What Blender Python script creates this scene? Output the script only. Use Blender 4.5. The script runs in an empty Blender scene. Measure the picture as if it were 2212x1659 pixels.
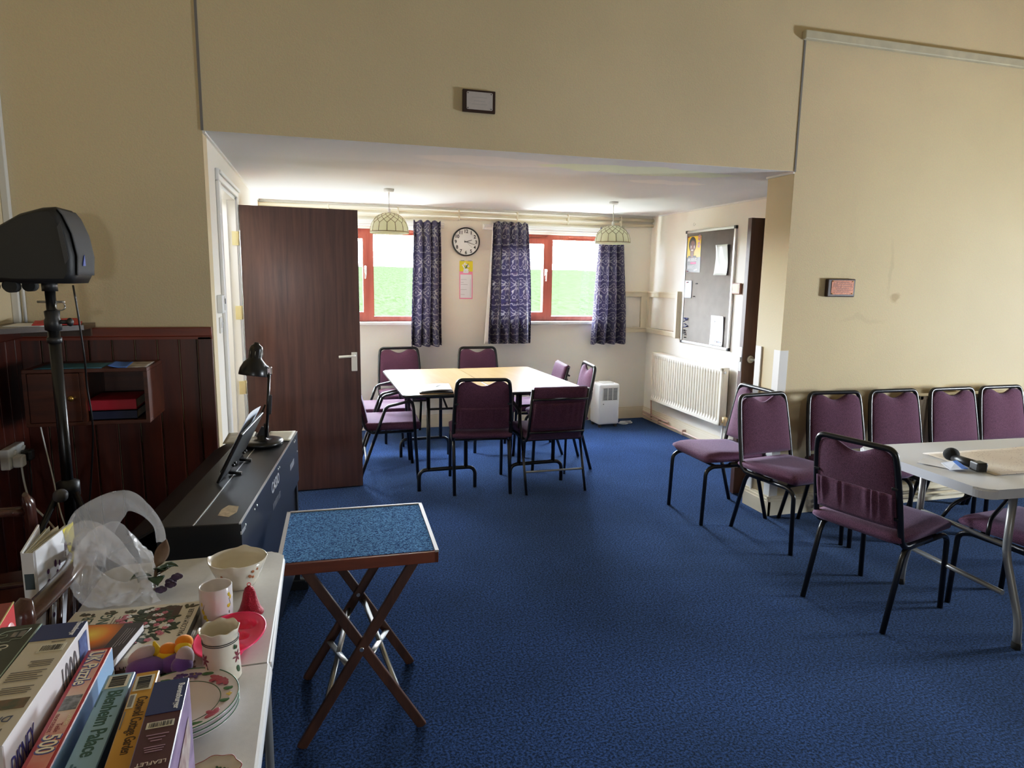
import bpy, bmesh, math, random
from mathutils import Vector, Matrix, noise as mnoise
random.seed(7)
scene = bpy.context.scene
COL = scene.collection
PI = math.pi
V = Vector

# ------------------------------------------------------------------ room numbers (metres)
YF = 3.6186      # plane of the wall with the wide opening
YB = 6.7015      # alcove back wall
XL = -0.516      # alcove left wall / left edge of the opening
XO = 2.8326      # right edge of the opening
XR = 3.4824      # alcove right wall
YJ = 3.873       # back of the wall with the opening
HA = 2.2088      # alcove ceiling
XW = -1.36       # main room left wall
HM = 3.75        # main room ceiling
XE = 6.6         # main room right wall
YR = -4.2        # main room rear wall

# ------------------------------------------------------------------ materials
def nt(name):
    m = bpy.data.materials.new(name); m.use_nodes = True
    t = m.node_tree; b = t.nodes['Principled BSDF']
    return m, t, b
def N(t, typ, **kw):
    n = t.nodes.new(typ)
    for k, v in kw.items():
        if k.startswith('i_'):
            n.inputs[k[2:].replace('_', ' ')].default_value = v
        else: setattr(n, k, v)
    return n
def c4(c): return (c[0], c[1], c[2], 1.0)
def srgb(r, g, b):
    f = lambda x: (x/255/12.92) if x/255 <= .04045 else ((x/255+.055)/1.055)**2.4
    return (f(r), f(g), f(b))
def M(name, col, rough=.5, metal=0., var=0., vscale=20., bump=0., bscale=200., coat=0., spec=.5, col2=None, stretch=None, sheen=0., emis=None, estr=0., trans=0., alpha=1.):
    m, t, b = nt(name)
    b.inputs['Base Color'].default_value = c4(col)
    b.inputs['Roughness'].default_value = rough
    b.inputs['Metallic'].default_value = metal
    b.inputs['Coat Weight'].default_value = coat
    b.inputs['Specular IOR Level'].default_value = spec
    b.inputs['Sheen Weight'].default_value = sheen
    b.inputs['Transmission Weight'].default_value = trans
    b.inputs['Alpha'].default_value = alpha
    if emis: b.inputs['Emission Color'].default_value = c4(emis); b.inputs['Emission Strength'].default_value = estr
    tc = N(t, 'ShaderNodeTexCoord'); src = tc.outputs['Object']
    if stretch:
        mp = N(t, 'ShaderNodeMapping'); mp.inputs['Scale'].default_value = stretch
        t.links.new(src, mp.inputs['Vector']); src = mp.outputs['Vector']
    if var > 0 or col2:
        nz = N(t, 'ShaderNodeTexNoise'); nz.inputs['Scale'].default_value = vscale; nz.inputs['Detail'].default_value = 5
        t.links.new(src, nz.inputs['Vector'])
        rp = N(t, 'ShaderNodeValToRGB')
        rp.color_ramp.elements[0].position = .3; rp.color_ramp.elements[1].position = .7
        a = col; c = col2 if col2 else tuple(x*(1-var) for x in col)
        rp.color_ramp.elements[0].color = c4(c); rp.color_ramp.elements[1].color = c4(a)
        t.links.new(nz.outputs['Fac'], rp.inputs['Fac']); t.links.new(rp.outputs['Color'], b.inputs['Base Color'])
    if bump > 0:
        n2 = N(t, 'ShaderNodeTexNoise'); n2.inputs['Scale'].default_value = bscale; n2.inputs['Detail'].default_value = 3
        t.links.new(src, n2.inputs['Vector'])
        bp = N(t, 'ShaderNodeBump'); bp.inputs['Strength'].default_value = bump; bp.inputs['Distance'].default_value = .004
        t.links.new(n2.outputs['Fac'], bp.inputs['Height']); t.links.new(bp.outputs['Normal'], b.inputs['Normal'])
    return m

def wall_paint(name, col, stain=.12):
    m, t, b = nt(name); b.inputs['Roughness'].default_value = .75; b.inputs['Specular IOR Level'].default_value = .25
    tc = N(t, 'ShaderNodeTexCoord')
    n1 = N(t, 'ShaderNodeTexNoise'); n1.inputs['Scale'].default_value = .9; n1.inputs['Detail'].default_value = 6
    n2 = N(t, 'ShaderNodeTexNoise'); n2.inputs['Scale'].default_value = 140; n2.inputs['Detail'].default_value = 3
    for n in (n1, n2): t.links.new(tc.outputs['Object'], n.inputs['Vector'])
    rp = N(t, 'ShaderNodeValToRGB'); rp.color_ramp.elements[0].position = .32; rp.color_ramp.elements[1].position = .62
    rp.color_ramp.elements[0].color = c4(tuple(x*(1-stain) for x in col)); rp.color_ramp.elements[1].color = c4(col)
    t.links.new(n1.outputs['Fac'], rp.inputs['Fac'])
    mx = N(t, 'ShaderNodeMix', data_type='RGBA', blend_type='MULTIPLY'); mx.inputs['Factor'].default_value = .16
    t.links.new(rp.outputs['Color'], mx.inputs['A']); t.links.new(n2.outputs['Color'], mx.inputs['B'])
    hs = N(t, 'ShaderNodeHueSaturation'); hs.inputs['Value'].default_value = 1.06
    t.links.new(mx.outputs['Result'], hs.inputs['Color']); t.links.new(hs.outputs['Color'], b.inputs['Base Color'])
    bp = N(t, 'ShaderNodeBump'); bp.inputs['Strength'].default_value = .25; bp.inputs['Distance'].default_value = .003
    t.links.new(n2.outputs['Fac'], bp.inputs['Height']); t.links.new(bp.outputs['Normal'], b.inputs['Normal'])
    return m, t, b

def carpet_mat(name, dark, light, scale, bright=None):
    m, t, b = nt(name); b.inputs['Roughness'].default_value = .95; b.inputs['Specular IOR Level'].default_value = .0; b.inputs['Sheen Weight'].default_value = .13; b.inputs['Sheen Tint'].default_value = (.55, .75, 1, 1)
    tc = N(t, 'ShaderNodeTexCoord')
    n1 = N(t, 'ShaderNodeTexNoise'); n1.inputs['Scale'].default_value = scale; n1.inputs['Detail'].default_value = 4; n1.inputs['Roughness'].default_value = .7
    n2 = N(t, 'ShaderNodeTexNoise'); n2.inputs['Scale'].default_value = 2.2; n2.inputs['Detail'].default_value = 6
    vo = N(t, 'ShaderNodeTexVoronoi'); vo.inputs['Scale'].default_value = scale*.22
    for n in (n1, n2, vo): t.links.new(tc.outputs['Object'], n.inputs['Vector'])
    rp = N(t, 'ShaderNodeValToRGB'); e = rp.color_ramp.elements
    e[0].position = .42; e[1].position = .60; e[0].color = c4(dark); e[1].color = c4(light)
    t.links.new(n1.outputs['Fac'], rp.inputs['Fac'])
    r2 = N(t, 'ShaderNodeValToRGB'); r2.color_ramp.elements[0].position = .3; r2.color_ramp.elements[1].position = .7
    r2.color_ramp.elements[0].color = (.72, .72, .72, 1); r2.color_ramp.elements[1].color = (1.08, 1.08, 1.08, 1)
    t.links.new(n2.outputs['Fac'], r2.inputs['Fac'])
    mx = N(t, 'ShaderNodeMix', data_type='RGBA', blend_type='MULTIPLY'); mx.inputs['Factor'].default_value = 1
    t.links.new(rp.outputs['Color'], mx.inputs['A']); t.links.new(r2.outputs['Color'], mx.inputs['B'])
    r3 = N(t, 'ShaderNodeValToRGB'); r3.color_ramp.elements[0].position = 0; r3.color_ramp.elements[1].position = .05
    r3.color_ramp.elements[0].color = (1, 1, 1, 1); r3.color_ramp.elements[1].color = (0, 0, 0, 1)
    t.links.new(vo.outputs['Distance'], r3.inputs['Fac'])
    m2 = N(t, 'ShaderNodeMix', data_type='RGBA'); t.links.new(r3.outputs['Color'], m2.inputs['Factor'])
    t.links.new(mx.outputs['Result'], m2.inputs['A']); m2.inputs['B'].default_value = c4(bright or tuple(x*2.2 for x in light))
    t.links.new(m2.outputs['Result'], b.inputs['Base Color'])
    bp = N(t, 'ShaderNodeBump'); bp.inputs['Strength'].default_value = .6; bp.inputs['Distance'].default_value = .006
    t.links.new(n1.outputs['Fac'], bp.inputs['Height']); t.links.new(bp.outputs['Normal'], b.inputs['Normal'])
    return m

def wood_mat(name, a, c, axis='Z', scale=14., rough=.4, coat=0., stretch=.06, pos=(.3, .7)):
    m, t, b = nt(name); b.inputs['Roughness'].default_value = rough; b.inputs['Coat Weight'].default_value = coat; b.inputs['Coat Roughness'].default_value = .2
    tc = N(t, 'ShaderNodeTexCoord'); mp = N(t, 'ShaderNodeMapping')
    s = [1, 1, 1]; s['XYZ'.index(axis)] = stretch; mp.inputs['Scale'].default_value = s
    nz = N(t, 'ShaderNodeTexNoise'); nz.inputs['Scale'].default_value = scale; nz.inputs['Detail'].default_value = 8; nz.inputs['Roughness'].default_value = .65
    nz.inputs['Distortion'].default_value = .6
    t.links.new(tc.outputs['Object'], mp.inputs['Vector']); t.links.new(mp.outputs['Vector'], nz.inputs['Vector'])
    rp = N(t, 'ShaderNodeValToRGB'); e = rp.color_ramp.elements; e[0].position, e[1].position = pos
    e[0].color = c4(a); e[1].color = c4(c)
    t.links.new(nz.outputs['Fac'], rp.inputs['Fac']); t.links.new(rp.outputs['Color'], b.inputs['Base Color'])
    return m

def fabric_mat(name, a, c):
    m, t, b = nt(name); b.inputs['Roughness'].default_value = .9; b.inputs['Specular IOR Level'].default_value = .2
    b.inputs['Sheen Weight'].default_value = .18; b.inputs['Sheen Tint'].default_value = (.7, .65, .9, 1)
    tc = N(t, 'ShaderNodeTexCoord')
    wv = N(t, 'ShaderNodeTexWave', wave_type='BANDS', bands_direction='DIAGONAL'); wv.inputs['Scale'].default_value = 70; wv.inputs['Distortion'].default_value = 6; wv.inputs['Detail'].default_value = 2; wv.inputs['Detail Scale'].default_value = 3
    nz = N(t, 'ShaderNodeTexNoise'); nz.inputs['Scale'].default_value = 260; nz.inputs['Detail'].default_value = 2
    for n in (wv, nz): t.links.new(tc.outputs['Object'], n.inputs['Vector'])
    ad = N(t, 'ShaderNodeMath', operation='MULTIPLY_ADD'); ad.inputs[1].default_value = .45; t.links.new(wv.outputs['Fac'], ad.inputs[0]); t.links.new(nz.outputs['Fac'], ad.inputs[2])
    rp = N(t, 'ShaderNodeValToRGB'); e = rp.color_ramp.elements; e[0].position = .35; e[1].position = .95; e[0].color = c4(a); e[1].color = c4(c)
    t.links.new(ad.outputs[0], rp.inputs['Fac']); t.links.new(rp.outputs['Color'], b.inputs['Base Color'])
    bp = N(t, 'ShaderNodeBump'); bp.inputs['Strength'].default_value = .3; bp.inputs['Distance'].default_value = .002
    t.links.new(ad.outputs[0], bp.inputs['Height']); t.links.new(bp.outputs['Normal'], b.inputs['Normal'])
    return m

def curtain_mat(name):
    m, t, b = nt(name); b.inputs['Roughness'].default_value = .85; b.inputs['Specular IOR Level'].default_value = .2
    uv = N(t, 'ShaderNodeUVMap'); uv.uv_map = 'UVMap'
    sp = N(t, 'ShaderNodeSeparateXYZ'); t.links.new(uv.outputs['UV'], sp.inputs[0])
    # mirror u into a repeat of 0.30 m, v repeat of 0.40 m
    pu = N(t, 'ShaderNodeMath', operation='PINGPONG'); pu.inputs[1].default_value = .11; t.links.new(sp.outputs['X'], pu.inputs[0])
    pv = N(t, 'ShaderNodeMath', operation='FLOORED_MODULO'); pv.inputs[1].default_value = .30; t.links.new(sp.outputs['Y'], pv.inputs[0])
    cb = N(t, 'ShaderNodeCombineXYZ'); t.links.new(pu.outputs[0], cb.inputs['X']); t.links.new(pv.outputs[0], cb.inputs['Y'])
    nzv = N(t, 'ShaderNodeTexNoise'); nzv.inputs['Scale'].default_value = 8.5; nzv.inputs['Detail'].default_value = 1.5
    t.links.new(cb.outputs[0], nzv.inputs['Vector'])
    # scrolling stems: thin iso-lines of a smooth noise
    mu = N(t, 'ShaderNodeMath', operation='MULTIPLY'); mu.inputs[1].default_value = 9.; t.links.new(nzv.outputs['Fac'], mu.inputs[0])
    fr = N(t, 'ShaderNodeMath', operation='PINGPONG'); fr.inputs[1].default_value = .5; t.links.new(mu.outputs[0], fr.inputs[0])
    rl = N(t, 'ShaderNodeValToRGB'); e = rl.color_ramp.elements; e[0].position = .07; e[1].position = .15; e[0].color = (1, 1, 1, 1); e[1].color = (0, 0, 0, 1)
    t.links.new(fr.outputs[0], rl.inputs['Fac'])
    # flower heads and leaves
    vo = N(t, 'ShaderNodeTexVoronoi', feature='SMOOTH_F1'); vo.inputs['Scale'].default_value = 11; vo.inputs['Smoothness'].default_value = .3
    t.links.new(cb.outputs[0], vo.inputs['Vector'])
    rf = N(t, 'ShaderNodeValToRGB'); e = rf.color_ramp.elements; e[0].position = .18; e[1].position = .3; e[0].color = (1, 1, 1, 1); e[1].color = (0, 0, 0, 1)
    t.links.new(vo.outputs['Distance'], rf.inputs['Fac'])
    nz2 = N(t, 'ShaderNodeTexNoise'); nz2.inputs['Scale'].default_value = 55; t.links.new(cb.outputs[0], nz2.inputs['Vector'])
    r2 = N(t, 'ShaderNodeValToRGB'); e = r2.color_ramp.elements; e[0].position = .45; e[1].position = .55; t.links.new(nz2.outputs['Fac'], r2.inputs['Fac'])
    m0 = N(t, 'ShaderNodeMath', operation='MULTIPLY'); t.links.new(rf.outputs['Color'], m0.inputs[0]); t.links.new(r2.outputs['Color'], m0.inputs[1])
    base = N(t, 'ShaderNodeMix', data_type='RGBA'); base.inputs['A'].default_value = c4(srgb(86, 82, 106)); base.inputs['B'].default_value = c4(srgb(168, 158, 156))
    mA = N(t, 'ShaderNodeMath', operation='MULTIPLY'); mA.inputs[1].default_value = .75; t.links.new(m0.outputs[0], mA.inputs[0])
    t.links.new(mA.outputs[0], base.inputs['Factor'])
    top = N(t, 'ShaderNodeMix', data_type='RGBA'); top.inputs['B'].default_value = c4(srgb(206, 200, 192)); t.links.new(base.outputs['Result'], top.inputs['A'])
    mB = N(t, 'ShaderNodeMath', operation='MULTIPLY'); mB.inputs[1].default_value = .55; t.links.new(rl.outputs['Color'], mB.inputs[0])
    t.links.new(mB.outputs[0], top.inputs['Factor'])
    t.links.new(top.outputs['Result'], b.inputs['Base Color'])
    tl = N(t, 'ShaderNodeBsdfTranslucent'); t.links.new(top.outputs['Result'], tl.inputs['Color'])
    ms = N(t, 'ShaderNodeMixShader'); ms.inputs[0].default_value = .42
    t.links.new(b.outputs[0], ms.inputs[1]); t.links.new(tl.outputs[0], ms.inputs[2]); t.links.new(ms.outputs[0], t.nodes['Material Output'].inputs['Surface'])
    return m

CREAM = srgb(217, 199, 162)
m_wall, _, _ = wall_paint('cream wall paint', CREAM, .10)
m_wall2, _, _ = wall_paint('alcove wall paint', srgb(243, 237, 224), .08)
m_ceil, _t, _b = wall_paint('white ceiling paint', srgb(224, 226, 228), .06)
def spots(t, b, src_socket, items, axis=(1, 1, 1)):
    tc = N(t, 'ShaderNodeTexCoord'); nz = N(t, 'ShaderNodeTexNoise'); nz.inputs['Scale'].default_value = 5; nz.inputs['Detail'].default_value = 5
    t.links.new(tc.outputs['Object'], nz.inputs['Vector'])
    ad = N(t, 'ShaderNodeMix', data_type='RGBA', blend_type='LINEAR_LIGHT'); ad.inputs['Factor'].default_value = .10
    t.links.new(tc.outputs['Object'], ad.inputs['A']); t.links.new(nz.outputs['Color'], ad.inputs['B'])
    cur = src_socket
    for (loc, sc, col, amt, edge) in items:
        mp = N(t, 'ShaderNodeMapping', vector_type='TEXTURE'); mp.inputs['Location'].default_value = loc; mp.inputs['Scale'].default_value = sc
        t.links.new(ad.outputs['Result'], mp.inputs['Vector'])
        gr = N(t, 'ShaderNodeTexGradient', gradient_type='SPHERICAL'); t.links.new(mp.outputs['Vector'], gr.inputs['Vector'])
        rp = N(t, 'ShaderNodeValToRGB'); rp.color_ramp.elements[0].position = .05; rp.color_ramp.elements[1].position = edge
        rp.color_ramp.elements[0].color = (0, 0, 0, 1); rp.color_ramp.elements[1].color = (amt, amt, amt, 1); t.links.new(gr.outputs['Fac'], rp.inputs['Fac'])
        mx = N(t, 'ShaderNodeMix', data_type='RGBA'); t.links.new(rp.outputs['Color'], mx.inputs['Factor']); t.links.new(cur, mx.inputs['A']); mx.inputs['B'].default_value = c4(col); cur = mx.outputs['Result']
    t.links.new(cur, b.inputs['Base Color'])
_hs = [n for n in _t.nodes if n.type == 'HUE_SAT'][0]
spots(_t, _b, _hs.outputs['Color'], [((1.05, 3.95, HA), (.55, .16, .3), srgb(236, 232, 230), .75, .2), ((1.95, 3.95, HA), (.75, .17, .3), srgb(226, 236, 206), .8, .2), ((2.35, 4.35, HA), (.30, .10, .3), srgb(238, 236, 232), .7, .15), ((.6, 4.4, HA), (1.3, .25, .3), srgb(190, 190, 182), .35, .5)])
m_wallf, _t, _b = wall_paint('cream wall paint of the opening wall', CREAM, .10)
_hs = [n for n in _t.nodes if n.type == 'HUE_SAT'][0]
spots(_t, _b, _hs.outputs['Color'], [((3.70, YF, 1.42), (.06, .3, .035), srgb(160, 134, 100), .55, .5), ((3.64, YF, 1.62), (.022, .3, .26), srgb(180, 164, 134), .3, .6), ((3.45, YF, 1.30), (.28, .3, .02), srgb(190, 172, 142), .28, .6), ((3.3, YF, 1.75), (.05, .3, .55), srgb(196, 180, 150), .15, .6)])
m_trim = M('cream gloss paint', srgb(228, 216, 190), .4, var=.06, vscale=6)
m_white = M('white gloss paint', srgb(232, 230, 226), .35)
m_seam = M('grey seam strip', srgb(120, 115, 112), .6)
m_carpet = carpet_mat('blue carpet', srgb(8, 16, 40), srgb(44, 70, 122), 110)
m_tuft = carpet_mat('bright blue carpet offcut', srgb(18, 50, 106), srgb(112, 170, 230), 170)
m_door = wood_mat('dark brown door veneer', srgb(52, 30, 26), srgb(84, 54, 47), 'Z', 26, .45, .15, .05)
m_panel = wood_mat('red stained pine', srgb(40, 11, 6), srgb(86, 30, 14), 'Z', 12, .35, .3, .08)
m_rail = wood_mat('red stained rail', srgb(84, 24, 10), srgb(126, 46, 20), 'X', 12, .35, .3, .08)
m_cup = wood_mat('dark cupboard wood', srgb(52, 22, 12), srgb(92, 44, 24), 'X', 14, .4, .2, .08)
m_shelf = wood_mat('dark shelf wood', srgb(44, 28, 20), srgb(76, 54, 38), 'X', 14, .35, .2, .08)
m_chairwood = wood_mat('glossy dark chair wood', srgb(40, 18, 14), srgb(84, 46, 38), 'Z', 14, .22, .5, .1)
m_tray = wood_mat('reddish tray wood', srgb(92, 40, 20), srgb(132, 66, 36), 'X', 16, .4, .2, .1)
m_trayleg = wood_mat('brown leg wood', srgb(54, 30, 20), srgb(94, 56, 38), 'Z', 16, .5, 0, .15)
m_top = wood_mat('wood laminate', srgb(186, 136, 84), srgb(214, 168, 112), 'Y', 20, .28, .35, .08)
m_window = wood_mat('red brown window frame', srgb(132, 56, 44), srgb(170, 84, 68), 'Z', 14, .4, .2, .08)
m_black = M('black metal', (.012, .012, .013), .28, .3, spec=.6)
m_blackpl = M('black plastic', (.014, .014, .015), .42, bump=.1, bscale=400)
m_spk = M('black speaker shell', (.009, .009, .010), .5, bump=.1, bscale=300)
m_grille = M('dark grey speaker grille', (.055, .055, .06), .6, bump=.5, bscale=700)
m_rubber = M('black rubber', (.01, .01, .01), .8)
m_chrome = M('chrome', (.75, .75, .75), .15, 1.)
m_steel = M('brushed steel', (.55, .55, .54), .32, 1.)
m_alu = M('aluminium trim', (.72, .72, .72), .35, .9)
m_brass = M('brass', srgb(190, 150, 80), .3, .9)
m_copper = M('copper pipe', srgb(206, 172, 152), .4, .1)
m_bronze = M('bronze plaque', srgb(150, 88, 58), .45, .4, var=.35, vscale=60, bump=.25, bscale=120)
m_plate = M('satin metal plaque', srgb(196, 188, 186), .45, .2, var=.1, vscale=30)
m_fab = fabric_mat('purple chair fabric', srgb(58, 31, 48), srgb(110, 70, 94))
m_fabdk = fabric_mat('purple back fabric', srgb(56, 28, 43), srgb(102, 61, 82))
m_silver = M('silver grey tube', srgb(150, 150, 148), .35, .5)
m_plast = M('white plastic', srgb(236, 236, 234), .35)
m_plast2 = M('off white plastic', srgb(216, 214, 208), .4)
m_table = M('speckled white tabletop', srgb(206, 204, 200), .45, var=.06, vscale=90, bump=.06, bscale=500)
m_tabedge = M('grey white table edge', srgb(206, 208, 214), .4)
m_rad = M('radiator enamel', srgb(236, 228, 210), .35)
m_curt = curtain_mat('navy scrolling floral curtain')
m_lining = M('white curtain lining', srgb(235, 230, 225), .9)
m_paper = M('white paper', srgb(236, 236, 240), .7)
m_papcream = M('cream paper', srgb(222, 216, 196), .7, var=.1, vscale=40)
m_paper2 = M('bluish paper', srgb(215, 222, 238), .7)
m_blue = M('bright blue paper', srgb(70, 120, 205), .5)
m_red = M('red paper', srgb(196, 22, 34), .5)
m_redbk = M('red book cloth', srgb(176, 16, 44), .5)
m_navybk = M('navy book cloth', srgb(22, 30, 62), .5)
m_board = M('grey felt board', srgb(120, 114, 108), .95, var=.16, vscale=9, bump=.3, bscale=400)
m_ink = M('black ink', (.01, .01, .012), .5)
m_clockface = M('white clock face', srgb(240, 240, 238), .4)
m_pink = M('pink card', srgb(238, 140, 178), .6)
m_yellow = M('yellow card', srgb(228, 208, 44), .6)
m_shell, _t, _b = nt('pale green capiz shell'); _b.inputs['Base Color'].default_value = c4(srgb(246, 247, 232)); _b.inputs['Roughness'].default_value = .3
_tl = N(_t, 'ShaderNodeBsdfTranslucent'); _tl.inputs['Color'].default_value = c4(srgb(244, 247, 228)); _ms = N(_t, 'ShaderNodeMixShader'); _ms.inputs[0].default_value = .55
_t.links.new(_b.outputs[0], _ms.inputs[1]); _t.links.new(_tl.outputs[0], _ms.inputs[2]); _t.links.new(_ms.outputs[0], _t.nodes['Material Output'].inputs['Surface'])
m_lead = M('gold brown leading', srgb(112, 92, 52), .45, .3)
m_piano = M('satin black piano', (.015, .016, .019), .36, bump=.05, bscale=500, spec=.35)
m_pianoback = M('piano back with reflected blue tint', srgb(14, 18, 32), .35, spec=.45)  # blue reflection of the carpet put into the base colour of the black back
m_letter = M('silver lettering', srgb(190, 190, 196), .4, .3)
m_letdim = M('dim lettering', srgb(60, 64, 78), .5)
m_hinge = M('pale brass hinge', srgb(206, 188, 140), .4, .2)
m_field = None

# ------------------------------------------------------------------ mesh helpers
class MB:
    def __init__(s): s.bm = bmesh.new(); s.mi = 0; s.uv = None
    def _tag(s, n0):
        s.bm.faces.ensure_lookup_table()
        for f in s.bm.faces[n0:]: f.material_index = s.mi
    def box(s, c, size, rot=None, bev=0., seg=2):
        tmp = bmesh.new(); bmesh.ops.create_cube(tmp, size=1.)
        bmesh.ops.scale(tmp, vec=size, verts=tmp.verts)
        if bev > 0: bmesh.ops.bevel(tmp, geom=tmp.edges[:]+tmp.verts[:], offset=bev, segments=seg, profile=.5, affect='EDGES')
        if rot is not None: bmesh.ops.rotate(tmp, cent=(0, 0, 0), matrix=rot, verts=tmp.verts)
        bmesh.ops.translate(tmp, vec=c, verts=tmp.verts); s.merge(tmp); return s
    def bb(s, a, b, bev=0.):
        return s.box(((a[0]+b[0])/2, (a[1]+b[1])/2, (a[2]+b[2])/2), (abs(b[0]-a[0]), abs(b[1]-a[1]), abs(b[2]-a[2])), None, bev)
    def merge(s, tmp, M4=None):
        if M4 is not None: bmesh.ops.transform(tmp, matrix=M4, verts=tmp.verts)
        vs = [s.bm.verts.new(v.co) for v in tmp.verts]; tmp.verts.index_update()
        for f in tmp.faces:
            try:
                g = s.bm.faces.new([vs[v.index] for v in f.verts]); g.material_index = s.mi; g.smooth = f.smooth
            except ValueError: pass
        tmp.free()
    def tube(s, pts, r, seg=10, closed=False, cap=True, flat=None):
        pts = [V(p) for p in pts]; n = len(pts); rings = []
        rr = r if isinstance(r, (list, tuple)) else [r]*n
        up = None
        for i, p in enumerate(pts):
            if closed: d = pts[(i+1) % n]-pts[i-1]
            else: d = pts[min(i+1, n-1)]-pts[max(i-1, 0)]
            if d.length < 1e-9: d = V((0, 0, 1))
            d.normalize()
            if up is None:
                up = V((0, 0, 1)) if abs(d.z) < .9 else V((1, 0, 0))
            a = d.cross(up)
            if a.length < 1e-6: a = d.cross(V((1, 0, .1)))
            a.normalize(); b = a.cross(d); b.normalize(); up = b
            w, h = (rr[i], rr[i]) if flat is None else (rr[i], rr[i]*flat)
            rings.append([s.bm.verts.new(p+a*w*math.cos(2*PI*k/seg)+b*h*math.sin(2*PI*k/seg)) for k in range(seg)])
        m = n if closed else n-1
        for i in range(m):
            A, B = rings[i], rings[(i+1) % n]
            for k in range(seg):
                f = s.bm.faces.new((A[k], A[(k+1) % seg], B[(k+1) % seg], B[k])); f.smooth = True; f.material_index = s.mi
        if cap and not closed:
            for R_, rev in ((rings[0], True), (rings[-1], False)):
                f = s.bm.faces.new(R_[::-1] if not rev else R_); f.material_index = s.mi
        return s
    def cyl(s, a, b, r, seg=16, r2=None):
        return s.tube([a, b], [r, r if r2 is None else r2], seg)
    def lathe(s, prof, c=(0, 0, 0), seg=32, M4=None, wav=None):
        rings = []; n0 = []
        for (r, z) in prof:
            if r < 1e-6: rings.append([s.bm.verts.new((0, 0, z))])
            else:
                ring = []
                for k in range(seg):
                    a = 2*PI*k/seg; q = r; zz = z
                    if wav: q, zz = wav(r, z, a)
                    ring.append(s.bm.verts.new((q*math.cos(a), q*math.sin(a), zz)))
                rings.append(ring)
        allv = [v for R_ in rings for v in R_]
        for A, B in zip(rings[:-1], rings[1:]):
            for k in range(seg):
                a0, a1 = A[k % len(A)], A[(k+1) % len(A)]; b0, b1 = B[k % len(B)], B[(k+1) % len(B)]
                vs = []
                for v in (a0, a1, b1, b0):
                    if v not in vs: vs.append(v)
                if len(vs) >= 3:
                    f = s.bm.faces.new(vs); f.smooth = True; f.material_index = s.mi
        T = M4 if M4 is not None else Matrix.Translation(c)
        bmesh.ops.transform(s.bm, matrix=T, verts=allv); return s
    def poly(s, pts, th=None, direction=(0, 0, 1)):
        vs = [s.bm.verts.new(p) for p in pts]; f = s.bm.faces.new(vs); f.material_index = s.mi
        if th:
            d = V(direction)*th; ws = [s.bm.verts.new(V(p)+d) for p in pts]
            g = s.bm.faces.new(ws[::-1]); g.material_index = s.mi
            n = len(vs)
            for i in range(n):
                h = s.bm.faces.new((vs[i], ws[i], ws[(i+1) % n], vs[(i+1) % n])); h.material_index = s.mi
        return s
    def grid(s, fn, nu, nv, uvfn=None, wrap=False, smooth=True):
        vs = [[s.bm.verts.new(fn(i/nu, j/nv)) for j in range(nv+1)] for i in range(nu if wrap else nu+1)]
        lay = (s.bm.loops.layers.uv.get('UVMap') or s.bm.loops.layers.uv.new('UVMap')) if uvfn else None
        for i in range(nu):
            for j in range(nv):
                i2 = (i+1) % nu if wrap else i+1
                f = s.bm.faces.new((vs[i][j], vs[i2][j], vs[i2][j+1], vs[i][j+1])); f.smooth = smooth; f.material_index = s.mi
                if uvfn:
                    for l, (a, b) in zip(f.loops, ((i, j), (i+1, j), (i+1, j+1), (i, j+1))): l[lay].uv = uvfn(a/nu, b/nv)
        return s
    def ell(s, c, r, rot=None, sub=3):
        tmp = bmesh.new(); bmesh.ops.create_uvsphere(tmp, u_segments=20, v_segments=12, radius=1.)
        for f in tmp.faces: f.smooth = True
        bmesh.ops.scale(tmp, vec=r, verts=tmp.verts)
        if rot is not None: bmesh.ops.rotate(tmp, cent=(0, 0, 0), matrix=rot, verts=tmp.verts)
        bmesh.ops.translate(tmp, vec=c, verts=tmp.verts); s.merge(tmp); return s
    def build(s, name, mat, parent=None, smooth=False, fixn=True, solid=0.):
        if fixn: bmesh.ops.recalc_face_normals(s.bm, faces=s.bm.faces[:])
        me = bpy.data.meshes.new(name); s.bm.to_mesh(me); s.bm.free()
        for mm in (mat if isinstance(mat, (list, tuple)) else [mat]): me.materials.append(mm)
        if smooth:
            for p in me.polygons: p.use_smooth = True
        o = bpy.data.objects.new(name, me); COL.objects.link(o)
        if parent: o.parent = parent
        if solid:
            md = o.modifiers.new('thick', 'SOLIDIFY'); md.thickness = solid; md.offset = 0
        return o
def RX(a): return Matrix.Rotation(a, 3, 'X')
def RY(a): return Matrix.Rotation(a, 3, 'Y')
def RZ(a): return Matrix.Rotation(a, 3, 'Z')
def tag(o, label, cat, group=None, kind=None):
    o['label'] = label; o['category'] = cat
    if group: o['group'] = group
    if kind: o['kind'] = kind
    return o
def thing(name, label, cat, loc=(0, 0, 0), rz=0., group=None):
    o = bpy.data.objects.new(name, None); COL.objects.link(o); o.empty_display_size = .05
    o.location = loc; o.rotation_euler = (0, 0, rz)
    return tag(o, label, cat, group)
def struct(o, label=None):
    o['kind'] = 'structure'
    if label: o['label'] = label
    return o
def copy_thing(r, loc, rz, label, group=None):
    c = r.copy(); COL.objects.link(c); c.location = loc; c.rotation_euler = (0, 0, rz); c['label'] = label
    if group: c['group'] = group
    def rec(src, dst):
        for ch in list(src.children):
            d = ch.copy(); COL.objects.link(d); d.parent = dst; rec(ch, d)
    rec(r, c); return c
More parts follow.
